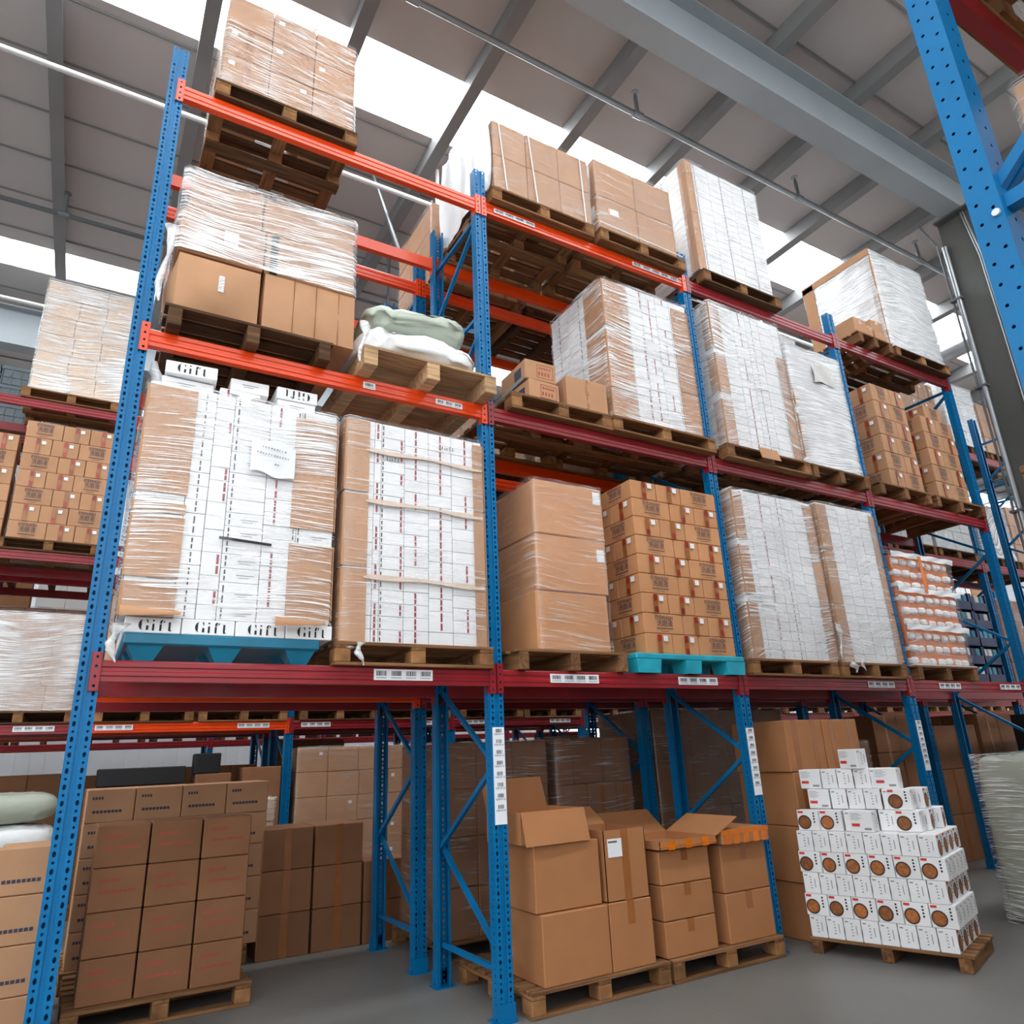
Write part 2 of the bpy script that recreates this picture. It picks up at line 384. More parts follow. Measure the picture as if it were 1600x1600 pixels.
ROWW = {1: 'nearest rack', 2: 'second rack row', 3: 'far rack past the aisle', 4: 'fourth rack row', 5: 'fifth rack row by the back wall'}
LVW = {1: 'lowest', 2: 'middle', 3: 'top'}
BEAM_OBJ = {}
def rack_row(row, y0, xs, colours, names, skip=()):
    for i, x in enumerate(xs): upright_frame(x, y0, f'blue perforated upright frame, {ORD[i + 1]} from left, {ROWW[row]}')
    for b in range(len(xs) - 1):
        for l in (1, 2, 3):
            for back in (0, 1):
                if (b, l, back) in skip: continue
                c = colours(b, l, back)
                lab = f"{'dark red' if c == 'maroon' else c} beam, {LVW[l]} level, {'rear' if back else 'front'} side, {ORD[b + 1]} bay, {ROWW[row]}"
                BEAM_OBJ[row, b, l, back] = load_beam(xs[b], xs[b + 1], y0 + (.95 if back else 0), LV[l], c, lab, bool(back))
def c1(b, l, back):
    if l == 3: return 'orange' if b < 2 else 'maroon'
    if l == 2: return 'orange' if b == 0 or (b == 1 and back) else 'maroon'
    return 'maroon'
rack_row(1, 0., PX, c1, None, skip={(4, 1, 0), (4, 2, 0), (4, 3, 0), (4, 2, 1), (4, 3, 1)})
def c2(b, l, back): return 'orange' if (l == 3 and b < 2) or (l == 2 and b < 2) or (l == 1 and b == 0 and not back) else 'maroon'
rack_row(2, 1.3, PX + [14.43], c2, None)
PX3 = [-7.2, -4.8, -2.4, 0.005, 2.42, 4.81, 7.21, 9.61, 12.03, 14.43, 16.85, 19.25, 21.65]
rack_row(3, 5.7, PX3, lambda b, l, back: 'orange' if (l == 1 and b == 3) or (l == 3 and b > 4) else 'maroon', None)

rack_row(4, 7.0, PX3, lambda b, l, back: 'orange' if (l == 1 and b % 3 == 2) else 'maroon', None)
rack_row(5, 12.4, PX3[1:9], lambda b, l, back: 'orange' if (l == 1 and b == 1 and back) else 'maroon', None)

# right foreground frame, its side face turned to the camera
def near_frame():
    t = thing('upright_frame', 'large bright blue upright close to the camera at right', 'rack frame', (2.06, -3.595, 0), 0, 'blue upright frames of the racks')
    H = 6.4; n = int(H / .068); mb = MB(); f = .0385
    for j, yy in enumerate((-f / 2, -f * 1.5)):
        z = -.034 * j
        hole_strip(mb, (0, yy, z), (0, 1, 0), (0, 0, 1), f, .068, n, (.0055, .0055), (.0055, .0055))
    mb.box(.0, .11, 0, .003, 0, H); mb.box(.1, .11, -2 * f, 0, 0, H); mb.box(0, .02, -2 * f - .003, -2 * f, 0, H)
    hole_strip(mb, (.065, -2 * f - .002, 0), (1, 0, 0), (0, 0, 1), .09, .068, n, (.006, .006), (.006, .006))
    mb.build('post', 'blue', t)
    MB().bar((.05, -2 * f, 2.94), (.05, -.98, 2.94), .045, .045).build('brace', 'blue', t)
    MB().bar((.05, -2 * f + .02, 3.0), (.05, -.95, 3.75), .03, .035).build('brace', 'blue', t)
    MB().bar((.085, -2 * f + .02, 3.0), (.085, -.95, 3.62), .03, .035).build('brace', 'blue', t)
    MB().bar((.05, -2 * f, 1.2), (.05, -.98, 1.2), .045, .045).build('brace', 'blue', t)
    MB().tube([(-.008, -f * 1.62, 2.9), (.01, -f * 1.62, 2.9)], .011, 12).build('bolt', 'bolt', t)
    mb = MB()
    mb.box(.0, .11, -1.06, -.98, 0, H); mb.build('post', 'blue', t)
near_frame()
# the rest of that rack, on the viewer's side of the aisle, runs off to the right
for i, x in enumerate((4.5, 6.9, 9.3)): upright_frame(x, -4.545, f'blue upright frame, {ORD[i + 2]} from left, rack on the near side of the aisle')
for i, (xa, xb) in enumerate(((2.115, 4.5), (4.5, 6.9), (6.9, 9.3))):
    for l in (1, 2, 3):
        load_beam(xa, xb, -3.595, LV[l], 'maroon', f'dark red beam, {LVW[l]} level, aisle side, {ORD[i + 1]} bay, rack on the near side', True)
        load_beam(xa, xb, -4.545, LV[l], 'maroon', f'dark red beam, {LVW[l]} level, rear side, {ORD[i + 1]} bay, rack on the near side')

# ------------------------------------------------------------------ labels
def barcode(w, h, n, parent, loc, rot=(0, 0, 0), vertical=False, texts=None, lab=None, mat='paper'):
    mb = MB(); mb.box(0, w, -.002, 0, 0, h, 0)
    for k in range(n):
        if vertical: x0, x1, z0, z1 = w * .28, w * .78, h - (k + .50) * h / (n + .9), h - (k + .15) * h / (n + .9)
        else: x0, x1, z0, z1 = (k + .16) * w / n, (k + .84) * w / n, h * .40, h * .84
        x = x0
        while x < x1:
            d = random.choice((.0016, .0028, .004)) * (1 if vertical else 1.3)
            mb.box(x, min(x + d, x1), -.0026, -.002, z0, z1, 1); x += d + random.choice((.002, .0034))
        if not vertical:
            x = x0
            while x < x1: mb.box(x, x + .006, -.0026, -.002, h * .16, h * .28, 2); x += .010
        if texts:
            v, f = texts[k % len(texts)]
            mb.add([(a[0] + (x0 + x1) / 2, -.0028, a[2] + z0 - h * .018) for a in v], f, 1)
    o = mb.build('barcode_label', [mat, 'black', 'grey_ink'], parent, loc, rot)
    if lab: o['label'] = lab
    return o
def beam_label(key, x, w=.38, h=.062, n=4, dz=-.028, mat='paper'):
    t = BEAM_OBJ[key]; barcode(w, h, n, t, (x - t.location.x, -.0075, dz), lab='white barcode strip', mat=mat)
beam_label((1, 0, 1, 0), 1.545, .40, .068)
beam_label((1, 1, 1, 0), 2.86, .43, .062); beam_label((1, 1, 1, 0), 4.08, .43, .060)
beam_label((1, 2, 1, 0), 6.52, .42, .058); beam_label((1, 3, 1, 0), 7.72, .40, .058); beam_label((1, 3, 1, 0), 8.92, .44, .058)
beam_label((1, 0, 2, 0), 1.98, .22, .045, 3); beam_label((1, 0, 2, 0), 1.42, .09, .05, 1)
beam_label((1, 1, 3, 0), 2.55, .42, .045, 4); beam_label((1, 1, 3, 0), 4.1, .6, .045, 5)
for b in range(2, 7): beam_label((3, b, 1, 0), PX3[b] + .15, .4, .06); beam_label((3, b, 1, 0), PX3[b] + 1.75, .4, .06)
FRAMES = [o for o in COL.objects if o.name.startswith('upright_frame')]
codes = ['G08-09-11', 'G08-09-21', 'G08-09-31', 'G08-09-41', 'G08-09-12', 'G08-09-22', 'G08-09-32', 'G08-09-42']
def post_label(frame, z0, h, cs):
    tx = [text_mesh(c, .017, 'black') for c in cs]
    barcode(.088, h, 8, frame, (-.040, -.001, z0), vertical=True, texts=tx, lab='white column of barcode stickers')
post_label(FRAMES[1], 1.085, .60, codes)
post_label(FRAMES[2], 1.12, .52, [c.replace('-09-', '-07-') for c in codes])
post_label(FRAMES[3], 1.20, .47, [c.replace('-09-', '-05-') for c in codes])

# ------------------------------------------------------------------ pallets
def wooden_pallet(x, y, z, label, w=1.1, d=1.0, style='block', old=False, rz=0., h=.145):
    t = thing('wooden_pallet', label, 'pallet', (x, y, z), rz, 'wooden pallets on the racks')
    dk = 'woodd' if old else 'woodx'
    bt = .022; bb = .02 if style == 'block' else 0; st = bt if style == 'block' else 0
    n = 7 if style != 'ply' else 1
    if style == 'ply':
        obj('deck_board', cbox(w, d, .02, 'ply', .002), t, (0, 0, h - .02)); blk = h - .02; z0 = 0
        for i in range(3):
            bx = (0, w / 2 - .05, w - .10)[i]
            obj('stringer', cbox(.10, d, blk, 'ply', .004), t, (bx, 0, 0))
        return t
    bw = d / n * .72
    for i in range(n):
        yy = i * (d - bw) / (n - 1)
        obj('deck_board', cbox(w, bw, bt, dk, .003), t, (jit(.006), yy, h - bt + jit(.001)))
    if style == 'block':
        for xx in (0, w / 2 - .05, w - .10):
            obj('stringer_board', cbox(.10, d, bt, 'woody', .003), t, (xx, 0, h - bt * 2))
            for yy in (0, d / 2 - .06, d - .12): obj('block', cbox(.10, .12, h - 2 * bt - bb, 'woodb', .004), t, (xx, yy, bb))
        for yy in (0, d / 2 - .05, d - .10): obj('bottom_board', cbox(w, .10, bb, dk, .003), t, (0, yy, 0))
    else:
        for xx in (.02, w / 2 - .04, w - .10): obj('stringer', cbox(.08, d, h - bt, 'woody' if not old else 'woodd', .004), t, (xx, 0, 0))
    return t
def plastic_pallet(x, y, z, label, mat, w, d, h=.15, open_feet=True):
    t = thing('plastic_pallet', label, 'pallet', (x, y, z), 0, 'plastic pallets')
    dk = h * (.30 if open_feet else .42)
    obj('deck', cbox(w, d, dk, mat, .008), t, (0, 0, h - dk))
    if open_feet:
        for i, (xx, W) in enumerate(((0, .25), (w / 2 - .08, .17), (w - .22, .22))):
            for j, yy in enumerate((0, d / 2 - .09, d - .18)):
                mb = MB(); tp = .012; Dp = .18; zz = h - dk
                mb.add([(tp, .006, 0), (W - tp, .006, 0), (W - tp, Dp - .01, 0), (tp, Dp - .01, 0), (0, 0, zz), (W, 0, zz), (W, Dp, zz), (0, Dp, zz)],
                       [(0, 3, 2, 1), (4, 5, 6, 7), (0, 1, 5, 4), (1, 2, 6, 5), (2, 3, 7, 6), (3, 0, 4, 7)])
                mb.build('foot', mat, t, (xx, yy, 0))
            obj('runner', cbox(.13, d - .04, .022, mat, .004), t, (xx + .02, .02, 0))
    else:
        for i, xx in enumerate((.02, w / 2 - .1, w - .2)):
            for j, yy in enumerate((.02, d / 2 - .09, d - .2)):
                mb = MB(); W = .18; Dp = .18; tp = .045; zz = h - dk
                mb.add([(tp, tp * .6, 0), (W - tp, tp * .6, 0), (W - tp, Dp - tp, 0), (tp, Dp - tp, 0), (0, 0, zz), (W, 0, zz), (W, Dp, zz), (0, Dp, zz)],
                       [(0, 3, 2, 1), (4, 5, 6, 7), (0, 1, 5, 4), (1, 2, 6, 5), (2, 3, 7, 6), (3, 0, 4, 7)])
                mb.build('foot', mat, t, (xx, yy, 0))
    return t

# ------------------------------------------------------------------ stretch film
def film(parent, sx, sy, sz, mat='film', off=.018, amp=.007, top=True, seed=0, z0=0., taper=0., wob=0.):
    """wrapped skin: rounded loop around the load, thin top sheet, slight folds"""
    r = .03; x0, x1, y0, y1 = -off, sx + off, -off, sy + off
    loop = []
    def seg(a, b):
        n = max(2, int((Vector(b) - Vector(a)).length / .055))
        for i in range(n): loop.append(tuple(Vector(a).lerp(Vector(b), i / n)))
    seg((x0 + r, y0), (x1 - r, y0)); seg((x1 - r, y0), (x1, y0 + r)); seg((x1, y0 + r), (x1, y1 - r)); seg((x1, y1 - r), (x1 - r, y1))
    seg((x1 - r, y1), (x0 + r, y1)); seg((x0 + r, y1), (x0, y1 - r)); seg((x0, y1 - r), (x0, y0 + r)); seg((x0, y0 + r), (x0 + r, y0))
    nv = max(3, int(sz / .06)); n = len(loop); vs = []; fs = []
    cx, cy = sx / 2, sy / 2
    for k in range(nv + 1):
        z = z0 + .002 + (sz + .012 - z0) * k / nv
        for (px, py) in loop:
            d = noise.noise(Vector((px * 5 + seed * 7.1, py * 5, z * 11))) * amp
            d += noise.noise(Vector((px * 14 + seed, py * 14, z * 30))) * amp * .4
            dx, dy = px - cx, py - cy; q = math.hypot(dx, dy) or 1
            s = 1 + wob * noise.noise(Vector((seed, 0, z * 3.0)))
            vs.append((cx + (dx + dx / q * max(d, -.009)) * s, cy + (dy + dy / q * max(d, -.009)) * s, z))
    for k in range(nv):
        for i in range(n):
            j = (i + 1) % n; fs.append((k * n + i, k * n + j, (k + 1) * n + j, (k + 1) * n + i))
    if top: fs.append(tuple(nv * n + i for i in range(n)))
    o = obj('stretch_film', mesh('stretch_film', vs, fs, mat, None, True), parent)
    o['label'] = 'clear stretch film wound around the load'
    return o
def film_tail(parent, loc, L=.14, w=.05, seed=1):
    """crumpled loose end of film hanging down"""
    vs = []; fs = []; n = 8; m = 10
    for k in range(m + 1):
        t = k / m; ww = w * (1 - .75 * t) * (1 + .5 * math.sin(t * 9 + seed))
        for i in range(n):
            a = 2 * PI * i / n; r = ww * (.55 + .5 * noise.noise(Vector((i * 1.7, k * .9, seed))))
            vs.append((math.cos(a) * r + .02 * math.sin(t * 5 + seed), math.sin(a) * r * .6, -L * t))
    for k in range(m):
        for i in range(n): j = (i + 1) % n; fs.append((k * n + i, k * n + j, (k + 1) * n + j, (k + 1) * n + i))
    o = obj('film_tail', mesh('film_tail', vs, fs, 'film_t', None, True), parent, loc); o['label'] = 'crumpled loose end of stretch film'
    return o

# ------------------------------------------------------------------ lettering
def gift_word(s):
    """the word Gift in a stencil face: thick stems, no hairlines"""
    mb = MB()
    def crescent(cx, cz, R, t, a0, a1, n=10, sq=1.0):
        o = []; i_ = []
        for k in range(n + 1):
            u = k / n; a = math.radians(a0 + (a1 - a0) * u); th = t * math.sin(PI * u) ** .7
            o.append((cx + R * sq * math.cos(a), cz + R * math.sin(a))); i_.append((cx + (R * sq - th) * math.cos(a), cz + (R - th * .5) * math.sin(a)))
        mb.poly(o + i_[::-1], 0)
    def rect(x0, x1, z0, z1): mb.poly([(x0, z0), (x1, z0), (x1, z1), (x0, z1)], 0)
    crescent(.42, .5, .5, .26, 105, 255, sq=.85)
    mb.poly([(.62, 0.02), (.82, 0.06), (.82, .44), (.62, .44)], 0); mb.poly([(.6, .98), (.76, .95), (.78, .68), (.73, .68)], 0)
    rect(1.12, 1.3, 0, .62); mb.poly([(1.10, .92), (1.20, .80), (1.32, .90), (1.21, 1.0)], 0)
    rect(1.72, 1.90, 0, .60); mb.poly([(1.72, .66), (1.9, .66), (1.92, .86), (2.02, .95), (1.92, 1.02), (1.76, .92)], 0); mb.poly([(1.98, .70), (2.14, .82), (2.16, .94), (2.06, .93)], 0)
    rect(2.46, 2.64, .1, .82); mb.poly([(2.46, .1), (2.52, 0), (2.66, -.02), (2.74, .06), (2.64, .1)], 0)
    return mesh('printed_word', [((v[0] - 1.37) * s, 0, (v[2] - .5) * s) for v in mb.v], mb.f, 'black')
GIFT = gift_word(.060)
GIFT_S = gift_word(.034)
GIFT_CJ = gift_word(.04)
def eyewash_print():
    mb = MB()
    v, f = text_mesh('EYEWASH', .042, 'navy_ink', 1.0, .0005); mb.add([(a[0], 0, a[2] + .046) for a in v], f)
    v, f = text_mesh('洗眼液', .058, 'navy_ink', 1.0, .0); mb.add([(a[0] + .005, 0, a[2] - .002) for a in v], f)
    for x in range(14): mb.box(-.085 + x * .0125, -.085 + x * .0125 + .0095, -.0004, 0, -.046, -.038)
    for x in range(7): mb.box(-.045 + x * .0125, -.045 + x * .0125 + .008, -.0004, 0, -.066, -.062)
    return mb.mesh('printed_text', 'navy_ink')
EYE = eyewash_print()

# ------------------------------------------------------------------ carton kinds
def seal_mesh(h): 
    k = ('seal', round(h, 3))
    if k not in BC: BC[k] = MB().box(-.0065, .0065, -.0015, 0, .08 * h, .42 * h).box(-.0065, .0065, -.0015, 0, .5 * h, .92 * h).mesh('red_seal', 'red_ink')
    return BC[k]
DASH = {}
def dash_mesh(h):
    k = round(h, 3)
    if k not in DASH: DASH[k] = MB().box(-.004, .004, -.0012, 0, .12 * h, .42 * h).box(-.004, .004, -.0012, 0, .55 * h, .86 * h).mesh('printed_mark', 'black')
    return DASH[k]
LINE = MB().box(0, .10, -.001, 0, .0, .004).box(.01, .07, -.001, 0, -.014, -.011).mesh('printed_line', 'grey_ink')
def gift_load(name, label, X, Y, Z, cols, H, depth, h=.086, seals={}, marks={}, film_k='film', boards=(), side=(.28, .28, .17), gifts=(), off=.02, rz=0, group='wrapped loads of white cartons', amp=.007, word=None):
    """white flat cartons in columns, cardboard corner boards, film around all"""
    t = thing(name, label, 'pallet load', (X, Y, Z), rz, group)
    W = sum(cols); fd = .29
    def column(x, y, w, d, seal, mark, face, lines=True):
        z = 0; first = True
        while z < H - .02:
            hh = h * random.choice((1, 1, 1, 1, 1.62)) if not first else h
            if z + hh > H - .05: hh = H - z
            c = obj('carton', cbox(round(w - .004, 4), round(d - .004, 4), round(hh - .0022, 4), 'white', .0025), t, (x + .002, y + .002 + jit(.0015), z))
            if face == 'front':
                if seal is not None and random.random() < .7: obj('red_seal', seal_mesh(hh), c, (seal * w, -.001, 0))
                if mark is not None: obj('printed_mark', dash_mesh(hh), c, (mark * w, -.001, 0))
                if w > .2 and random.random() < .5: obj('printed_line', LINE, c, (w * .4, -.001, hh * .5))
            if face == 'left' and mark is not None: obj('printed_mark', dash_mesh(hh), c, (-.001, d * mark, 0), (0, 0, -PI / 2))
            z += hh; first = False
    x = 0
    for i, wd in enumerate(cols):
        column(x, 0, wd, fd, seals.get(i), marks.get(i), 'front'); x += wd
    y = fd
    for j, sd in enumerate(side):
        if y + sd > depth + .01: break
        column(0, y, .29, sd, None, .5 if j % 2 else .3, 'left'); column(W - .29, y, .29, sd, None, None, 'right'); y += sd
    obj('carton', cbox(round(W - .59, 4), round(y - fd - .01, 4), round(h, 4), 'white', .003), t, (.295, fd + .003, H - h - .01))
    for (xa, xb, dep, cuts, kind) in boards:
        for (za, zb) in cuts:
            mb = MB(); th = .005; g = .006
            mb.box(xa - (g if dep and xa < .01 else 0), xb, -g - th, -g, za, zb)
            if dep and xa < .01: mb.box(-g - th, -g, -g - th, dep, za, zb)
            if dep and xb > W - .01: mb.box(W + g, W + g + th, -g - th, dep, za, zb)
            b = mb.build('corner_board', kind, t); b['label'] = 'brown cardboard corner board'
    if film_k: film(t, W, y, H, film_k, off=off, amp=amp, seed=X * 3 + Z)
    return t, W, y
def eyewash_carton(x, y, z, lx, turn, label, h=.163, L=.42, Wd=.28, mat='kraft_warm', group='eyewash cartons', face=True, sc=1.0):
    """L x Wd x h carton; turn=False: long side to the front"""
    t = thing('carton', label, 'carton', (x, y, z), 0, group)
    sx, sy = (Wd, L) if turn else (L, Wd)
    g = .006
    obj('box', cbox(round(sx - g, 4), round(sy - g, 4), round(h - .003, 4), mat, .005), t, (g / 2 + jit(.001), g / 2 + jit(.001), 0), (0, 0, jit(.003)))
    def long_print(loc, rz): obj('printed_text', EYE, t, loc, (0, 0, rz)).scale = (sc, 1, h / .163)
    def end(cx, rz, loc):
        key = ('etape', round(h, 3))
        if key not in BC:
            BC[key] = (MB().box(-.022, .022, -.0015, 0, .0, h * .94).mesh('tape', 'tape'),
                       MB().add([(-.02, -.002, h * .60), (.018, -.002, h * .62), (.022, -.002, h * .93), (-.016, -.002, h * .93)], [(0, 1, 2, 3)]).mesh('tape', 'red_tape'),
                       MB().add([(-.018, -.002, h * .06), (.02, -.002, h * .03), (.022, -.002, h * .30), (-.014, -.002, h * .36)], [(0, 1, 2, 3)]).mesh('tape', 'red_tape'),
                       MB().box(.04, .085, -.002, 0, h * .62, h * .62 + .043).mesh('sticker', 'paper'))
        a, b, c, d = BC[key]
        o = obj('tape', a, t, loc, (0, 0, rz))
        if random.random() < .85: obj('red_tape', b, t, loc, (0, 0, rz))
        if random.random() < .7: obj('red_tape', c, t, loc, (0, 0, rz))
        obj('sticker', d, t, loc, (0, 0, rz))
    e = .0055
    if turn:
        end(0, 0, (sx / 2, -e, 0)); long_print((-e, sy / 2, h / 2), -PI / 2)
    else:
        long_print((sx / 2, -e, h / 2), 0); end(0, -PI / 2, (-e, sy / 2, 0))
    return t
def eyewash_stack(X, Y, Z, n, where, h=.163, L=.42, Wd=.28, mat='kraft_warm', sc=1.0, group='eyewash cartons', start=0, deep=True):
    for k in range(n):
        z = Z + k * h; lay = f'{ORD[k + 1]} layer from bottom'
        if (k + start) % 2 == 1:
            eyewash_carton(X, Y, z, 0, False, f'brown eyewash carton, {lay}, front left, {where}', h, L, Wd, mat, group, sc=sc)
            eyewash_carton(X + L, Y, z, 0, True, f'brown eyewash carton, {lay}, front middle, {where}', h, L, Wd, mat, group, sc=sc)
            eyewash_carton(X + L + Wd, Y, z, 0, True, f'brown eyewash carton, {lay}, front right, {where}', h, L, Wd, mat, group, sc=sc)
            if deep:
                eyewash_carton(X, Y + Wd, z, 0, False, f'brown eyewash carton, {lay}, second on left side, {where}', h, L, Wd, mat, group, sc=sc)
                eyewash_carton(X, Y + 2 * Wd, z, 0, False, f'brown eyewash carton, {lay}, third on left side, {where}', h, L, Wd, mat, group, sc=sc)
        else:
            eyewash_carton(X, Y, z, 0, True, f'brown eyewash carton, {lay}, front left, {where}', h, L, Wd, mat, group, sc=sc)
            eyewash_carton(X + Wd, Y, z, 0, True, f'brown eyewash carton, {lay}, front middle, {where}', h, L, Wd, mat, group, sc=sc)
            eyewash_carton(X + 2 * Wd, Y, z, 0, False, f'brown eyewash carton, {lay}, front right, {where}', h, L, Wd, mat, group, sc=sc)
            if deep: eyewash_carton(X, Y + L, z, 0, True, f'brown eyewash carton, {lay}, rear left, {where}', h, L, Wd, mat, group, sc=sc)
def kraft_carton(x, y, z, sx, sy, sz, label, mat='kraft', rz=0, tape='front', group=None, sticker=None, name='carton', parent=None):
    """one closed carton with its tape; a thing, or a part when parent is given"""
    if parent: o = obj('carton', cbox(round(sx, 4), round(sy, 4), round(sz, 4), mat, .006), parent, (x, y, z), (0, 0, rz))
    else:
        o = obj(name, cbox(round(sx, 4), round(sy, 4), round(sz, 4), mat, .006), None, (x, y, z), (0, 0, rz)); tag(o, label, 'carton', group)
    if tape == 'front':
        MB().box(sx / 2 - .03, sx / 2 + .03, -.0015, .0, sz * .65, sz).box(sx / 2 - .03, sx / 2 + .03, .0, sy, sz, sz + .0012).build('tape', 'tape', o)
    if tape == 'full':
        MB().box(sx / 2 - .03, sx / 2 + .03, -.0015, .0, 0, sz).build('tape', 'tape', o)
    if tape == 'both':
        for q in (.25, .75): MB().box(sx * q - .03, sx * q + .03, -.0015, .0, 0, sz).build('tape', 'tape', o)
    if sticker:
        a, b, c, d = sticker
        MB().box(a, a + c, -.002, 0, b, b + d).build('sticker', 'paper', o)
    return o
def carton_load(label, X, Y, Z, cols, rows, depths, mat='kraft', film_k='film', name='wrapped_carton_load', brick=True, sticker=True, group='wrapped loads of brown cartons', tape=True, rz=0, amp=.006):
    """brown cartons in a wrapped block: front row, both ends and the top layer"""
    t = thing(name, label, 'pallet load', (X, Y, Z), rz, group)
    W = sum(cols); Dp = sum(depths); z = 0
    key = ('st',); 
    if key not in BC: BC[key] = MB().box(0, .045, -.002, 0, 0, .04).mesh('sticker', 'paper')
    for k, hh in enumerate(rows):
        cs = list(cols)
        if brick and k % 2: cs = cs[::-1]
        x = 0
        for i, wd in enumerate(cs):
            c = obj('carton', cbox(round(wd - .005, 4), round(depths[0] - .004, 4), round(hh - .004, 4), mat, .006), t, (x, jit(.004), z))
            if sticker and random.random() < .6: obj('sticker', BC[key], c, (wd * random.choice((.1, .7)), 0, hh * .66))
            if tape:
                kt = ('tp', round(hh, 3))
                if kt not in BC: BC[kt] = MB().box(-.025, .025, -.0015, 0, 0, hh - .004).mesh('tape', 'tape')
                if random.random() < .5: obj('tape', BC[kt], c, (wd / 2, 0, 0))
            x += wd
        y = depths[0]
        for dp in depths[1:]:
            obj('carton', cbox(round(cs[0] - .005, 4), round(dp - .004, 4), round(hh - .004, 4), mat, .006), t, (0, y, z))
            obj('carton', cbox(round(cs[-1] - .005, 4), round(dp - .004, 4), round(hh - .004, 4), mat, .006), t, (W - cs[-1], y, z))
            if k == len(rows) - 1 and len(cs) > 2: obj('carton', cbox(round(W - cs[0] - cs[-1] - .005, 4), round(dp - .004, 4), round(hh - .004, 4), mat, .006), t, (cs[0], y, z))
            y += dp
        z += hh
    if film_k: film(t, W, Dp, z, film_k, seed=X + Y * 3 + Z, amp=amp)
    return t

# ================================================================== LOWEST LEVEL, nearest rack
T1, T2, T3 = TOP(1), TOP(2), TOP(3)
PH = .145
# Gift load on the teal pallet
plastic_pallet(.14, -.04, T1, 'dark teal plastic pallet under the leftmost Gift load', 'teal', 1.05, 1.0, PH, False)
Z1 = T1 + PH
t, W, Dp = gift_load('wrapped_gift_load', 'tall film-wrapped load of white Gift cartons on the teal plastic pallet', .10, -.03, Z1 + .09, [.26, .12, .11, .22, .20, .23], 1.42, 1.0,
    seals={2: .8, 4: .3}, marks={1: .5, 3: .1, 4: .9, 5: .05}, film_k='film',
    boards=[(0, .27, .25, [(.0, .19), (.22, .58), (.60, .66), (.72, 1.40)], 'kraft'), (.87, 1.14, .22, [(.03, .50), (.60, 1.36)], 'kraft')], side=(.28, .28, .15))
sh = MB()
n = 10
vs = []
for i in range(n + 1):
    for j in range(7):
        u, v = i / n, j / 6
        vs.append((.60 + .27 * u, -.036 - .02 * math.sin(u * 3) * v, .93 + .22 * v - .03 * u + .012 * math.sin(u * 8 + v * 3)))
fs = [(i * 7 + j, (i + 1) * 7 + j, (i + 1) * 7 + j + 1, i * 7 + j + 1) for i in range(n) for j in range(6)]
ps = obj('paper_sheet', mesh('paper_sheet', vs, fs, 'paper', None, True), t); ps['label'] = 'white printed paper sheet under the film'
for r, (zz, x0, nn) in enumerate(((1.085, .66, 9), (1.045, .63, 12), (.975, .74, 2))):
    mb = MB()
    for k in range(nn): mb.box(x0 + k * .017, x0 + k * .017 + random.uniform(.006, .013), -.062, -.0615, zz - .004 * k / 2, zz + .011 - .004 * k / 2)
    mb.build('printed_line', 'grey_ink', ps)
MB().box(.44, .74, -.020, -.014, .50, .516).build('gap_shade_strip', 'black', t, (0, 0, 0), (0, .05, 0))  # black strip standing in for the shade in a gap between cartons
# curled loose corner boards at the foot
for (xa, xb, zz, mat) in ((.0, .30, .0, 'kraft'), (.80, 1.10, -.015, 'kraft')):
    vs = []; m = 12
    for i in range(m + 1):
        u = i / m
        for j in range(5):
            v = j / 4; vs.append((xa + (xb - xa) * u, -.03 - .07 * math.sin(v * 1.9) * (1 - .3 * u), zz + .05 - .055 * (1 - math.cos(v * 1.7)) * (1.1 - u * .7) - .02 * u))
    fs = [(i * 5 + j, (i + 1) * 5 + j, (i + 1) * 5 + j + 1, i * 5 + j + 1) for i in range(m) for j in range(4)]
    obj('corner_board', mesh('corner_board', vs, fs, mat, None, True), t)['label'] = 'curled brown board folding out at the bottom'
film_tail(t, (.0, -.09, -.06), .20, .06, 2); film_tail(t, (.03, .1, 1.60), .38, .06, 5)
for i in range(4):
    c = tag(obj('gift_carton', cbox(.278, .30, .086, 'white', .004), None, (.135 + i * .283, -.035, Z1 + .001)), f'white carton printed Gift, {ORD[i + 1]} from left in the bottom row on teal pallet', 'carton', 'bottom row of Gift cartons')
    obj('printed_word', GIFT, c, (.15, -.002, .043))
    c = tag(obj('gift_carton', cbox(.278, .30, .086, 'white', .004), None, (.135 + i * .283, .27, Z1 + .001)), f'white carton behind the {ORD[i + 1]} Gift carton of the bottom row', 'carton', 'bottom row of Gift cartons')
    c = tag(obj('gift_carton', cbox(.278, .30, .086, 'white', .004), None, (.135 + i * .283, .575, Z1 + .001)), f'white carton at the rear of the bottom row, {ORD[i + 1]} from left', 'carton', 'bottom row of Gift cartons')
zt = Z1 + .09 + 1.42 + .012
for (x, y, z, rz, sx, lab, word, flip) in (
    (.17, .02, zt + .095, -.06, .30, 'tilted white Gift carton lying on top at the left', GIFT, 0), (.16, .05, zt, .02, .30, 'white carton under the tilted Gift carton on top', None, 0),
    (.50, .06, zt, .03, .25, 'white carton with red seal, lower middle on top of the load', None, 0), (.56, .07, zt + .088, -.02, .24, 'plain white carton, upper middle on top of the load', None, 0),
    (.86, .06, zt, .0, .25, 'white carton below the upside-down Gift carton', None, 0), (.85, .05, zt + .088, .0, .27, 'white carton with the word Gift upside down, top right', GIFT, 1)):
    c = tag(obj('gift_carton', cbox(sx, .30, .086, 'white', .004), None, (x, y, z), (0, 0, rz)), lab, 'carton', 'loose Gift cartons on top')
    if word: obj('printed_word', word, c, (sx * .5, -.002, .043), (0, PI if flip else 0, 0))
    elif 'red' in lab: obj('red_seal', seal_mesh(.086), c, (.05, -.001, 0))
    else: obj('printed_line', LINE, c, (sx * .3, -.001, .05))

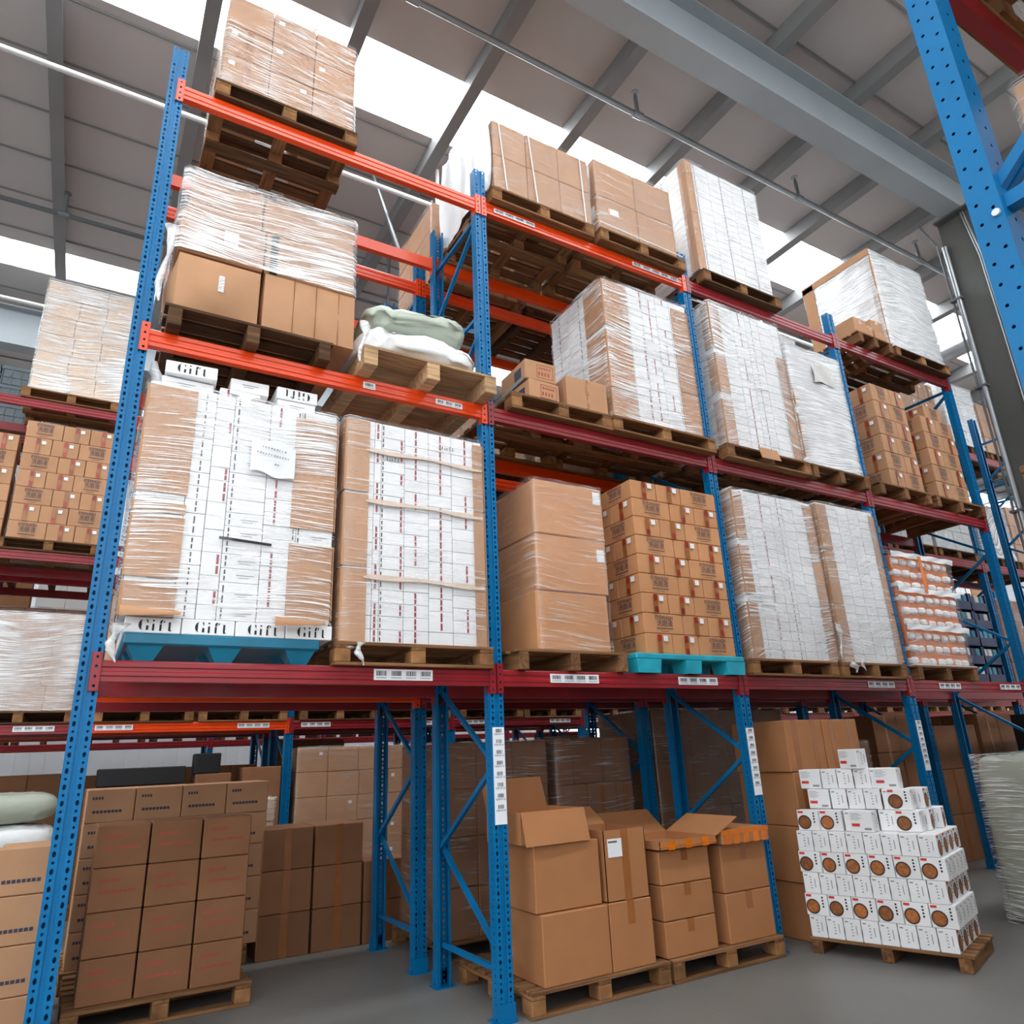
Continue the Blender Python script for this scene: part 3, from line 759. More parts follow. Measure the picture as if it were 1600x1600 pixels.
# second Gift load
wooden_pallet(1.28, -.05, T1, 'wooden pallet under the second Gift load from left', 1.1, 1.0)
t, W, Dp = gift_load('wrapped_gift_load', 'film-wrapped load of white Gift cartons with red seals beside the blue upright', 1.31, -.03, Z1, [.20, .05, .17, .18, .18, .18, .07], 1.53, 1.0,
    seals={1: .4, 2: .85, 3: .45, 4: .5, 5: .6}, marks={2: .05}, film_k='film_l',
    boards=[(0, .16, .3, [(.0, .47), (.485, .98), (1.0, 1.52)], 'kraft'), (.95, 1.03, .2, [(.0, .42), (.43, .97), (.98, 1.5)], 'kraft')])
for zz, wv in ((1.33, .0), (.96, .008), (.44, .012)):   # paper slip sheets sticking out between layers
    vs = []; m = 24
    for i in range(m + 1):
        u = i / m
        for j in range(3): vs.append((.14 + .88 * u, -.002 - .009 * j, zz - .01 * u - .016 * j * (1 + .3 * math.sin(u * 9)) + .3 * wv * math.sin(u * 7)))
    fs = [(i * 3 + j, (i + 1) * 3 + j, (i + 1) * 3 + j + 1, i * 3 + j + 1) for i in range(m) for j in range(2)]
    obj('slip_sheet', mesh('slip_sheet', vs, fs, 'slip', None, True), t)['label'] = 'thin paper slip sheet between layers'
obj('printed_word', GIFT_S, t, (.33, -.006, 1.27)); obj('printed_word', GIFT_S, t, (.75, -.006, 1.43))
film_tail(t, (.12, -.06, -.01), .14, .05, 3); film_tail(t, (.05, .0, -.03), .08, .06, 8)

# three big brown cartons
wooden_pallet(2.56, -.06, T1, 'dark wooden pallet under the three big brown cartons', 1.0, 1.0, 'stringer', False)
t = thing('wrapped_carton_load', 'three big plain brown cartons stacked and wrapped in thin film', 'pallet load', (2.78, -.03, Z1), 0, 'wrapped loads of brown cartons')
for k in range(3):
    c = obj('carton', cbox(.655, .62, .436, 'kraft_warm', .008), t, (-.02 * (k == 0), -.005 * k, k * .44))
    c2 = obj('carton', cbox(.655, .34, .436, 'kraft_warm', .008), t, (-.01, .63, k * .44))
    if k: MB().box(.565, .635, -.003, 0, .30 if k == 2 else .26, .405 if k == 2 else .36).build('sticker', 'paper', c)
film(t, .66, .98, 1.32, 'film_l', seed=2)

# eyewash stack on turquoise pallet
plastic_pallet(3.63, -.06, T1, 'turquoise plastic pallet under the eyewash cartons', 'turq', 1.18, 1.0, .15)
eyewash_stack(3.765, -.03, T1 + .151, 9, 'stack on turquoise pallet', .1635, .42, .285)

# third bay: two wrapped white loads
wooden_pallet(4.90, -.06, T1, 'wooden pallet under the wrapped white load right of the third upright', 1.15, 1.0)
t, W, Dp = gift_load('wrapped_gift_load', 'wrapped white carton load with brown corner, left one in third bay lowest level', 4.98, -.03, Z1, [.20, .16, .16, .16, .16, .16, .12], 1.58, 1.0,
    seals={2: .1}, marks={3: .6}, film_k='film_h', boards=[(0, .12, .3, [(0, .50), (.58, 1.03), (1.10, 1.57)], 'kraft'), (1.0, 1.12, .2, [(.02, .5), (.52, 1.0), (1.02, 1.55)], 'kraft')])
film_tail(t, (1.14, -.05, .35), .3, .05, 6)
wooden_pallet(6.11, -.06, T1, 'wooden pallet under the diagonally streaked wrapped load', 1.03, 1.0)
t, W, Dp = gift_load('wrapped_gift_load', 'wrapped grey-white carton load with streaky film, right one in third bay lowest level', 6.19, -.03, Z1, [.14, .19, .18, .18, .17, .08], 1.62, 1.0,
    film_k='film_h', boards=[(0, .15, .35, [(0, .55), (.57, 1.1), (1.12, 1.6)], 'kraft'), (.86, .94, .2, [(.02, .5), (.52, 1.0), (1.02, 1.58)], 'kraft')], amp=.012)
film_tail(t, (.06, -.06, .0), .1, .09, 4); film_tail(t, (.2, -.06, .02), .1, .05, 9)

# fourth bay: white packs in orange mesh
wooden_pallet(7.30, -.06, T1, 'wooden pallet under the white packs with orange bands', 1.15, 1.0, 'stringer')
t = thing('wrapped_pack_load', 'load of small white packs with orange bands wrapped in film', 'pallet load', (7.33, -.02, Z1))
MB().box(.02, 1.08, .02, .93, 0, 1.19).build('orange_core', 'orange_tape', t)
pk = {}
for k in range(9):
    for i in range(7):
        sx, sz = .108, .072
        obj('pack', cbox(sx, .12, sz, 'white', .02), t, (.015 + i * .155 + jit(.008), -.012 + jit(.012), .015 + k * .128 + jit(.006) + .02 * (k // 3)), (0, jit(.08), 0))
    for j in range(5): obj('pack', cbox(.12, .125, .088, 'white', .02), t, (-.012, .16 + j * .155, .015 + k * .128 + .02 * (k // 3)))
for zz in (.40, .80, 1.19):
    vs = []; m = 28
    for i in range(m + 1):
        u = i / m
        for j in range(4): vs.append((-.03 + 1.18 * u, -.030 - .006 * math.sin(j * 1.4 + u * 20), zz + .03 - .020 * j + .005 * math.sin(u * 25 + zz * 9)))
    fs = [(i * 4 + j, (i + 1) * 4 + j, (i + 1) * 4 + j + 1, i * 4 + j + 1) for i in range(m) for j in range(3)]
    obj('slip_sheet', mesh('slip_sheet', vs, fs, 'paper', None, True), t)
MB().box(.45, .50, -.04, -.036, .78, 1.2).build('orange_band', 'orange_tape', t)
film(t, 1.12, .95, 1.22, 'film_l', seed=4, amp=.016, wob=.02)
MB().box(-.01, 1.13, -.03, .96, -.02, .012).build('base_sheet', 'white_inner', t)

# ================================================================== MIDDLE LEVEL, nearest rack
Z2 = T2 + PH
wooden_pallet(.12, -.12, T2, 'dark worn pallet under the mixed brown cartons, left bay middle level', 1.05, 1.05, 'stringer', True)
t = thing('wrapped_carton_load', 'mixed brown cartons with striped film, left bay middle level', 'pallet load', (.14, -.10, Z2), 0, 'wrapped loads of brown cartons')
# two bulging lower cartons
def bulged(sx, sy, sz, bx, mat):
    vs = []; fs = []; n = 8
    me = bpy.data.meshes.new('carton')
    mb = MB()
    def grid(f):
        vs = [f(i / n, j / n) for i in range(n + 1) for j in range(n + 1)]
        mb.add(vs, [(i * (n + 1) + j, (i + 1) * (n + 1) + j, (i + 1) * (n + 1) + j + 1, i * (n + 1) + j + 1) for i in range(n) for j in range(n)])
    def bl(u, v): return bx * math.sin(PI * u) ** .8 * math.sin(PI * v) ** .8 if 0 < u < 1 and 0 < v < 1 else 0
    grid(lambda u, v: (sx * u, -bl(u, v), sz * v)); grid(lambda u, v: (sx * (1 - u), sy + bl(u, v) * .5, sz * v))
    grid(lambda u, v: (-bl(u, v), sy * (1 - u), sz * v)); grid(lambda u, v: (sx + bl(u, v) * .3, sy * u, sz * v))
    grid(lambda u, v: (sx * u, sy * v, sz)); grid(lambda u, v: (sx * u, sy * (1 - v), 0))
    return mesh('carton', mb.v, mb.f, mat, None, True)
a = obj('carton', bulged(.50, .48, .40, .06, 'kraft'), t, (.02, .0, 0)); MB().box(.24, .275, -.062, -.058, .14, .26).build('tape', 'film_k', a)
a = obj('carton', bulged(.62, .48, .42, .02, 'kraft'), t, (.55, .0, 0))
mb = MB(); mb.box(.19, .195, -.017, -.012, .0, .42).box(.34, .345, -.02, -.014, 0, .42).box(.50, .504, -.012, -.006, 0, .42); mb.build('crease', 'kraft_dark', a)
obj('carton', cbox(.56, .48, .40, 'kraft', .008), t, (.0, .5, 0)); obj('carton', cbox(.6, .48, .42, 'kraft', .008), t, (.57, .5, 0))
for (x, w_) in ((0, .53), (.54, .62)):
    a = obj('carton', cbox(w_, .48, .33, 'kraft', .01), t, (x, .0, .425)); obj('carton', cbox(w_, .48, .33, 'kraft', .01), t, (x, .5, .425))
    if x: MB().box(.03, .08, -.002, 0, 0, .33).build('tape', 'black', a)
    else: MB().box(.27, .36, -.002, 0, .12, .24).build('sticker', 'paper', a)
for (x, w_, h_) in ((.04, .46, .30), (.51, .64, .28)):
    obj('carton', cbox(w_, .48, h_, 'kraft', .01), t, (x, .01, .76)); obj('carton', cbox(w_, .46, h_, 'kraft', .01), t, (x, .51, .76))
obj('flap', cbox(.38, .3, .006, 'kraft', .001), t, (.06, .0, 1.065), (.12, .06, 0))
f = film(t, 1.16, .98, 1.07, 'film_m', seed=3, z0=.43, amp=.012)
film_tail(t, (-.05, .05, .62), .58, .06, 7)
# sacks on plywood pallet
wooden_pallet(1.36, -.20, T2, 'plywood pallet with three thick runners under the white sacks', 1.04, 1.1, 'ply', h=.15)
def sack(name, X, Y, Z, sx, sy, sz, mat, label, seed, rz=0, crease=.03, ex=(.55, .45, .8)):
    nu, nv = 72, 36; vs = []; fs = []
    for i in range(nv + 1):
        ph = -PI / 2 + PI * i / nv
        for j in range(nu):
            th = 2 * PI * j / nu
            def sp(c, e): return math.copysign(abs(c) ** e, c)
            x = sp(math.cos(ph), ex[0]) * sp(math.cos(th), ex[1]); y = sp(math.cos(ph), ex[0]) * sp(math.sin(th), ex[1]); z = sp(math.sin(ph), ex[2])
            p = Vector((x * sx / 2, y * sy / 2, z * sz / 2))
            n1 = noise.noise(Vector((p.x * 4 + seed, p.y * 4, p.z * 6))) + .6 * noise.noise(Vector((p.x * 13, p.y * 7 + seed, p.z * 16))) + .3 * noise.noise(Vector((p.x * 27, p.y * 15 + seed, p.z * 30)))
            if z > -.5: p.z += n1 * crease * 1.4
            p.x += n1 * crease * .6; p.y += n1 * crease * .8
            vs.append((p.x, p.y, max(p.z, -sz / 2) + sz / 2))
    for i in range(nv):
        for j in range(nu): k = (j + 1) % nu; fs.append((i * nu + j, i * nu + k, (i + 1) * nu + k, (i + 1) * nu + j))
    return tag(obj(name, mesh(name, vs, fs, mat, None, True), None, (X, Y, Z), (0, 0, rz)), label, 'sack', 'sacks on the plywood pallet')
sack('woven_sack', 1.84, .32, T2 + .15, .96, 1.0, .27, 'sackw', 'large white sack spread over the plywood pallet', 1, 0, .045)
sack('woven_sack', 1.82, .16, T2 + .40, .82, .60, .23, 'sackg', 'grey-green sack lying on the white sack', 5, -.12, .06)
film_tail(thing('plastic_wrap', 'crumpled white plastic hanging left of the plywood pallet', 'plastic wrap', (1.34, -.12, T2 + .42)), (.01, -.06, -.08), .32, .05, 13)

# second bay: small cartons and wrapped Gift load
wooden_pallet(2.60, -.08, T2, 'wooden pallet under the small opened cartons, second bay middle level', 1.0, 1.0)
def printed_carton(x, y, z, label, rz):
    c = tag(obj('carton', cbox(.30, .42, .185, 'kraft', .008), None, (x, y, z), (0, 0, rz)), label, 'carton', 'small cartons with printed squares')
    mb = MB(); mb.box(.11, .27, -.002, 0, .148, .152).box(.11, .27, -.002, 0, .03, .034).box(.11, .114, -.002, 0, .03, .152).box(.266, .27, -.002, 0, .03, .152)
    for k in range(5): mb.box(.13 + k * .025, .13 + k * .025 + .016, -.002, 0, .115, .13)
    for k in range(4): mb.box(.125 + k * .03, .14 + k * .03, -.002, 0, .055, .085)
    mb.build('printed_label', 'fade_red', c)
    MB().box(-.002, 0, .07, .18, .04, .13).build('printed_picture', 'navy_ink', c); MB().box(-.002, 0, 0.02, .4, .0, .02).build('printed_stripe', 'teal_pack', c)
    return c
printed_carton(2.80, -.04, Z2, 'printed brown carton at the bottom, left of the plain carton', .04)
printed_carton(2.78, -.02, Z2 + .188, 'printed brown carton with torn edge stacked on its twin', -.02)
c = kraft_carton(3.17, -.04, Z2, .42, .45, .30, 'plain brown carton with torn tape beside the wrapped Gift load', 'kraft', -.02, None)
mb = MB(); p = 0
for k in range(8): mb.box(.20 + .008 * math.sin(k), .215 + .008 * math.sin(k * 2), -.003, 0, k * .0375, k * .0375 + .0375)
mb.build('tape', 'tape', c)
kraft_carton(3.06, .45, Z2, .45, .4, .28, 'brown carton behind the torn tape carton', 'kraft_dark')
wooden_pallet(3.60, -.10, T2, 'wooden pallet under the wrapped Gift load, second bay middle level', 1.2, 1.05)
gift_load('wrapped_gift_load', 'wrapped white Gift carton load with wide brown corners, second bay middle level', 3.67, -.02, Z2 + .01, [.30, .17, .18, .18, .22], 1.46, 1.0,
    seals={1: .9, 2: .5, 3: .5}, marks={}, film_k='film', boards=[(0, .28, .28, [(0, .30), (.31, .90), (.95, 1.45)], 'kraft'), (.84, 1.05, .2, [(0, .45), (.46, .9), (.92, 1.38)], 'kraft')])
# third bay
wooden_pallet(4.95, -.10, T2, 'wooden pallet under the left wrapped load, third bay middle level', 1.2, 1.05)
t, W, Dp = gift_load('wrapped_gift_load', 'wrapped white carton load with brown corner strips, third bay middle level', 5.05, -.03, Z2 + .03, [.14, .2, .2, .2, .2, .13], 1.62, 1.0,
    seals={2: .5}, marks={3: .4}, film_k='film_h', boards=[(0, .14, .10, [(0, .48), (.56, 1.0), (1.08, 1.60)], 'kraft'), (.95, 1.07, .1, [(.0, .7), (.72, 1.2)], 'kraft')])
for k in range(9):   # cut-off words along the left flank
    obj('printed_word', GIFT_CJ, t, (-.026, .45, .1 + k * .17), (0, 0, -PI / 2))
obj('flap', cbox(.26, .005, .13, 'kraft', .001), t, (.30, -.13, -.14), (-.25, 0, -.03))
wooden_pallet(6.17, -.10, T2, 'wooden pallet under the dense white wrapped load, third bay middle level', .97, 1.05, 'stringer')
t, W, Dp = gift_load('wrapped_gift_load', 'dense white film-wrapped load with a paper sheet stuck on', 6.19, -.03, Z2, [.184] * 5, 1.46, 1.0, film_k='film_w', boards=[(0, .10, .1, [(.1, .6), (.7, .9)], 'kraft')], amp=.012)
vs = []; m = 8
for i in range(m + 1):
    for j in range(7): u, v = i / m, j / 6; vs.append((.36 + .34 * u, -.036 - .012 * math.sin(u * 7 + v * 4), 1.05 + .22 * v + .03 * math.sin(u * 3)))
fs = [(i * 7 + j, (i + 1) * 7 + j, (i + 1) * 7 + j + 1, i * 7 + j + 1) for i in range(m) for j in range(6)]
obj('paper_sheet', mesh('paper_sheet', vs, fs, 'white_inner', None, True), t)
# fourth bay: two narrow stacks
wooden_pallet(7.33, -.08, T2, 'wooden pallet under the left carton stack, fourth bay middle level', 1.02, 1.0, 'stringer')
def narrow_stack(X, Y, Z, n, where, La, Wb, h):
    """two cartons wide, long side and end in turn"""
    for k in range(n):
        z = Z + k * h; lay = f'{ORD[k + 1]} layer from bottom'; a = dict(h=h, L=La, Wd=Wb, mat='kraft', sc=.85, group='cartons in narrow stacks')
        if k % 2 == 0:
            eyewash_carton(X, Y, z, 0, True, f'brown printed carton, {lay}, front left, {where}', **a); eyewash_carton(X + Wb, Y, z, 0, False, f'brown printed carton, {lay}, front right, {where}', **a)
            eyewash_carton(X, Y + La, z, 0, True, f'brown printed carton, {lay}, rear left, {where}', **a)
        else:
            eyewash_carton(X, Y, z, 0, False, f'brown printed carton, {lay}, front left, {where}', **a); eyewash_carton(X + La, Y, z, 0, True, f'brown printed carton, {lay}, front right, {where}', **a)
            eyewash_carton(X, Y + Wb, z, 0, False, f'brown printed carton, {lay}, second on left side, {where}', **a)
narrow_stack(7.65, -.04, Z2, 6, 'left stack in fourth bay', .37, .28, .222)
wooden_pallet(8.42, -.08, T2, 'wooden pallet under the right carton stack, fourth bay middle level', 1.1, 1.0, 'stringer')
narrow_stack(8.60, -.04, Z2, 5, 'right stack in fourth bay', .39, .30, .222)
eyewash_carton(8.84, .02, Z2 + 5 * .222, 0, False, 'brown printed carton alone on top of the right stack', .222, .41, .33, 'kraft', sc=.85)

# ================================================================== TOP LEVEL, nearest rack
Z3 = T3 + PH
wooden_pallet(.25, -.05, T3, 'dark pallet seen from below at the top left', 1.05, 1.05, 'block', True)
carton_load('brown carton load on the top level of the leftmost bay', .28, -.03, Z3, [.33, .33, .33], [.3, .3, .3], [.33, .33, .3], 'kraft', 'film')
wooden_pallet(2.50, -.08, T3, 'worn pallet under the strapped cartons on the top level', 1.10, 1.05, 'block')
t = carton_load('brown cartons with white straps and loose film, top level second bay', 2.55, -.03, Z3, [.36, .36, .36], [.42, .40], [.36, .32, .3], 'kraft', 'film_l', sticker=False, tape=False)
for x in (.12, .44, .98): MB().bar((x, -.028, 0), (x - .07 + .05 * (x > .5), -.028, .82), .012, .004, up=(0, 1, 0)).build('strap', 'whitepipe', t)
vs = []; m = 14   # loose milky sheet hanging over the left side
for i in range(m + 1):
    for j in range(11):
        u, v = i / m, j / 10; vs.append((-.05 + .02 * math.sin(u * 9 + v * 5) + .012 * math.sin(u * 23), -.02 + 1.0 * u, 1.05 * v + .035 + .03 * math.sin(u * 7)))
fs = [(i * 11 + j, (i + 1) * 11 + j, (i + 1) * 11 + j + 1, i * 11 + j + 1) for i in range(m) for j in range(10)]
obj('plastic_sheet', mesh('plastic_sheet', vs, fs, 'sackw', None, True), t)['label'] = 'white plastic sheet over the left side'
wooden_pallet(3.66, -.10, T3, 'worn pallet under the four big cartons, top level second bay', 1.08, 1.05, 'block')
t = thing('wrapped_carton_load', 'four big brown cartons in clear film, top level second bay', 'pallet load', (3.70, -.04, Z3), 0, 'wrapped loads of brown cartons')
for k in range(2):
    for i in range(2):
        c = obj('carton', cbox(.50, .5, .445, 'kraft', .008), t, (i * .505, 0, k * .45)); obj('carton', cbox(.50, .5, .445, 'kraft', .008), t, (i * .505, .505, k * .45))
        if k == 0 and i == 0:
            MB().box(.15, .26, -.003, 0, .26, .33).build('sticker', 'paper', c); MB().box(.13, .15, -.004, 0, .26, .33).build('sticker', 'orange_tape', c)
            MB().box(-.003, 0, .05, .3, .2, .34).build('sticker', 'paper', c)
film(t, 1.01, 1.0, .9, 'film_l', seed=9)
mb = MB(); mb.bar((-.02, -.03, .09), (1.05, -.03, .06), .01, .004, up=(0, 1, 0)).bar((-.03, -.02, .09), (-.03, 1., .09), .01, .004, up=(1, 0, 0)); mb.build('strap', 'whitepipe', t)
wooden_pallet(5.0, -.10, T3, 'wooden pallet under the white carton load, top level third bay', 1.18, 1.05, 'block', True)
gift_load('wrapped_gift_load', 'tall grey-white carton load with brown corner, top level third bay', 5.02, -.03, Z3 + .03, [.16, .19, .19, .19, .19, .22], 1.48, 1.0,
    seals={}, marks={0: .85, 3: .02, 5: .02}, film_k='film_l', boards=[(0, .10, .10, [(0, .75), (.76, 1.47)], 'kraft')])
# fourth bay top
wooden_pallet(7.55, -.10, T3, 'wooden pallet under the small loose cartons, top level fourth bay', .72, .9, 'stringer')
for (x, y, z, s, lab) in ((7.60, -.05, 0, (.26, .3, .24), 'small brown carton at the left of the top level pallet'), (7.87, -.04, 0, (.13, .3, .20), 'narrow brown carton standing upright on the top level'),
                          (8.01, -.05, 0, (.25, .3, .16), 'small brown carton at bottom right on the top level'), (8.0, -.03, .162, (.24, .28, .17), 'small brown carton stacked on top at right')):
    kraft_carton(x, y, Z3 + z, *s, lab, 'kraft', jit(.03), 'front')
wooden_pallet(8.32, -.10, T3, 'wooden pallet under the big white wrapped block, top level fourth bay', 1.2, 1.1, 'block', True)
t, W, Dp = gift_load('wrapped_gift_load', 'big white film-wrapped block with brown edges, top level fourth bay', 8.36, -.02, Z3, [.2] * 6, 1.53, 1.03, h=.15, film_k='film_w', boards=[(0, .05, .16, [(0, 1.53)], 'kraft')], amp=.014, side=(.25, .25, .25))
mb = MB(); mb.box(-.03, -.024, .86, 1.03, 0, 1.53).box(-.03, -.024, -.02, 1.04, 1.45, 1.55); mb.build('corner_board', 'kraft', t)

# near-side rack, right of the frame: loads added to shade the lower right
for i, x in enumerate((2.19, 3.36, 4.65, 5.75, 7.05, 8.15)):
    for l in (0, 1, 2):
        wooden_pallet(x, -4.50 if i or l else -4.5, TOP(l), f"wooden pallet, {ORD[i + 1]} from left, {('floor', 'lowest level', 'middle level')[l]}, near-side rack", 1.08, 1.02 if l == 1 and i == 0 else .95, 'block')
        if l or i: carton_load(f"added shading carton load, {ORD[i + 1]} from left, {('floor', 'lowest level', 'middle level')[l]}, near-side rack", x + (.3 if i == 0 else .04), -4.46, TOP(l) + PH, [.33, .33] + ([.33] if i else [.1]), [.35] * 4, [.4, .4], 'kraft', 'film_l', sticker=False)

# ================================================================== second rack row behind
Y2 = 1.33
def r2(b, l, i, fn): 
    x = PX6[b] + .12 + i * 1.14; z = TOP(l); return x, z
bayw = ['first', 'second', 'third', 'fourth', 'fifth', 'sixth']
KK = ['kraft', 'kraft_dark', 'kraft_orange', 'kraft_pale']
for (b, l, i, kind, hgt) in ((0, 1, 0, 'kraft', 4), (0, 1, 1, 'whiteblue', 4), (1, 1, 0, 'kraft_dark', 3), (1, 1, 1, 'kraft_dark', 4), (2, 1, 0, 'kraft', 4), (2, 1, 1, 'kraft_dark', 4), (3, 1, 0, 'kraft', 2), (3, 1, 1, 'film', 1),
                          (1, 2, 0, 'kraft', 2), (1, 2, 1, 'kraft_dark', 2), (2, 2, 0, 'kraft', 4), (2, 2, 1, 'kraft', 4), (3, 2, 0, 'kraft', 4), (3, 2, 1, 'kraft_pale', 4),
                          (4, 2, 0, 'whiteblue', 4), (4, 2, 1, 'whiteblue', 4), (1, 3, 0, 'kraft', 3), (1, 3, 1, 'kraft', 2), (2, 3, 1, 'white', 3), (3, 3, 0, 'white', 3), (4, 3, 0, 'white', 4), (4, 3, 1, 'kraft', 3), (5, 3, 0, 'white', 4), (5, 3, 1, 'kraft', 3), (5, 2, 0, 'film', 3), (5, 2, 1, 'kraft', 3), (5, 1, 0, 'kraft_dark', 4)):
    x, z = r2(b, l, i, None); pos = 'left' if i == 0 else 'right'
    wooden_pallet(x, Y2 - .03, z, f'wooden pallet, {pos} side of {bayw[b]} bay, {LVW[l]} level, second rack row', 1.1, 1.0, random.choice(('block', 'stringer')), random.random() < .5)
    lab = f'load, {bayw[b]} bay {pos} side, {LVW[l]} level, second rack row'
    if kind == 'whiteblue': carton_load('white and blue carton ' + lab, x + .03, Y2, z + PH, [.26, .26, .26, .26], [.32] * hgt, [.34, .34, .28], 'white_inner', 'film_l', brick=False, tape=False)
    elif kind == 'white': carton_load('white wrapped carton ' + lab, x + .03, Y2, z + PH, [.26] * 4, [.30] * hgt, [.34, .34, .28], 'white', 'film_h', tape=False, sticker=False)
    elif kind == 'film': carton_load('film-covered low ' + lab, x + .03, Y2, z + PH, [.35] * 3, [.3] * hgt, [.34, .34, .28], 'kraft_dark', 'film_k')
    else: carton_load('brown wrapped carton ' + lab, x + .03, Y2, z + PH, [.36, .36, .30], [.33] * hgt, [.34, .34, .28], kind, 'film_l')
# navy crates, lowest level right end
def crate(X, Y, Z, sx, sy, sz, mat, label, packs=3, group='navy crates on the lowest level', ribs=False):
    t = thing('plastic_crate', label, 'crate', (X, Y, Z), 0, group); th = .012
    mb = MB(); hh = sz * (.52 if packs else 1)
    mb.box(0, sx, 0, sy, 0, th).box(0, sx, 0, th, 0, hh).box(0, sx, sy - th, sy, 0, hh).box(0, th, 0, sy, 0, hh).box(sx - th, sx, 0, sy, 0, hh)
    if packs:
        for x in (0, sx - .04):
            for y in (0, sy - .04): mb.box(x, x + .04, y, y + .04, hh, sz)
    mb.build('body', mat, t)
    if ribs:
        mb = MB(); mb.box(-.015, sx + .015, -.015, .0, sz * .84, sz).box(-.015, sx + .015, -.012, 0, sz * .42, sz * .5).box(-.015, 0, 0, sy, sz * .84, sz).box(sx, sx + .015, -.015, sy, sz * .84, sz)
        for k in range(6): x = sx * k / 5 - .005; mb.box(x, x + .012, -.012, 0, .0, sz * .84)
        mb.build('rim', mat, t)
    for k in range(packs):
        q = random.choice(('white_inner', 'teal_pack', 'teal_pack', 'white_inner', 'navy'))
        obj('pack', cbox(round(sx / packs * .7, 4), .2, round(sz * .92 - th, 4), q, .01), t, (.03 + k * (sx - .05) / packs, .016, th))
    return t
for i, x in enumerate((10.00, 10.98)):
    wooden_pallet(x - .04, Y2 - .03, T1, f"wooden pallet under the {('left', 'right')[i]} pile of navy crates", 1.0, 1.0, 'stringer')
    for k in range(5):
        for j in range(2): crate(x + j * .47, Y2, T1 + PH + k * .27, .46, .6, .265, 'navy', f"navy crate, {ORD[k + 1]} layer from bottom, {('left', 'right')[j]} half of {('left', 'right')[i]} pile", 3)

# ================================================================== far rack across the back aisle
Y3 = 5.72
def pal3(x, z, lab, old=False): wooden_pallet(x, Y3 - .05, z, lab, 1.1, 1.0, 'block', old)
pal3(-1.20, T3, 'pale wooden pallet under the pale carton load at upper left')
carton_load('pale carton load wrapped in film on the far rack, upper left', -1.13, Y3 - .02, Z3, [.40, .32, .38], [.28] * 5 + [.26], [.4, .3, .3], 'kraft_pale', 'film_m', sticker=False, tape=False)
wooden_pallet(-2.25, 7.0, T3, 'wooden pallet at the far left under grey crates', 1.25, 1.0, 'block', True)
for k in range(3):
    for i in range(2): crate(-2.22 + i * .6, 7.02, T3 + PH + k * .3, .57, .5, .295, 'crate', f"grey ribbed crate at far left, {ORD[k + 1]} from pallet, {('left', 'right')[i]} column", 0, 'grey crates far left', True)
pal3(-1.17, T2, 'wooden pallet under the far eyewash stack behind the first upright', True)
eyewash_stack(-1.07, Y3 - .02, Z2, 7, 'far stack behind the first upright', .222, .40, .30, 'kraft', 1.0, group='eyewash cartons on the far rack', deep=False, start=1)
pal3(-2.3, T2, 'wooden pallet under the far eyewash stack at the left edge', True)
eyewash_stack(-2.12, Y3 - .02, Z2, 6, 'far stack at the left edge', .222, .40, .30, 'kraft', 1.0, group='eyewash cartons on the far rack', deep=False)
pal3(-2.3, T1, 'wooden pallet under the streaky wrapped load, far left', True); pal3(-1.17, T1, 'wooden pallet under the streaky wrapped load, near the first upright', True)
carton_load('streaky film-wrapped brown cartons, far rack lowest level at left edge', -2.25, Y3 - .02, Z1, [.36, .36, .30], [.28] * 4, [.4, .4], 'kraft', 'film_n', sticker=False, tape=False)
carton_load('streaky film-wrapped brown cartons, far rack lowest level beside the upright', -1.12, Y3 - .02, Z1, [.36, .36, .30], [.28] * 4, [.4, .4], 'kraft', 'film_n', sticker=False, tape=False)
# lowest level load bottoms seen through the gap, to the right
for i, x in enumerate((.12, 1.28, 2.55, 3.68, 4.95, 6.08, 7.35, 8.48, 9.75, 10.9, 12.2, 13.3)):
    pal3(x, T1, f'wooden pallet, {ORD[i + 1]} from left past the first upright, far rack lowest level', i % 2 == 0)
    carton_load(f'wrapped carton load, {ORD[i + 1]} past the first upright, far rack lowest level', x + .03, Y3, Z1, [.36, .36, .30], [.35] * 4, [.5, .45], ('kraft', 'kraft_dark', 'white_inner')[i % 3], 'film_l')
# upper levels of the far rack on the right, seen through gaps
for i, (x, l, m_) in enumerate(((9.75, 3, 'kraft'), (10.9, 3, 'white'), (12.2, 3, 'kraft'), (12.2, 2, 'kraft_dark'), (13.3, 2, 'kraft'), (10.9, 2, 'kraft_dark'), (2.55, 2, 'white'), (1.28, 2, 'kraft'), (3.68, 2, 'white_inner'))):
    pal3(x, TOP(l), f'wooden pallet, {LVW[l]} level of the far rack, {ORD[i + 1]} of the distant ones')
    carton_load(f'distant carton load, {LVW[l]} level of the far rack, {ORD[i + 1]} of the distant ones', x + .03, Y3, TOP(l) + PH, [.36, .36, .30], [.35] * 3, [.5, .45], m_, 'film_l')

for i, x in enumerate((14.6, 15.7, 17.0, 18.1, 19.4, 20.5)):
    for l in (0, 1, 2, 3):
        carton_load(f"far right carton load, {ORD[i + 1]} of six, {('floor', 'lowest level', 'middle level', 'top level')[l]} of the far rack", x, Y3, TOP(l) + PH, [.52, .5], [.45] * (3 if l else 2), [.5, .45], ('kraft', 'kraft_dark', 'white', 'kraft')[(i + l) % 4], None, sticker=False)
        pal3(x - .03, TOP(l), f"wooden pallet, {ORD[i + 1]} of six far right, {('floor', 'lowest level', 'middle level', 'top level')[l]} of the far rack")
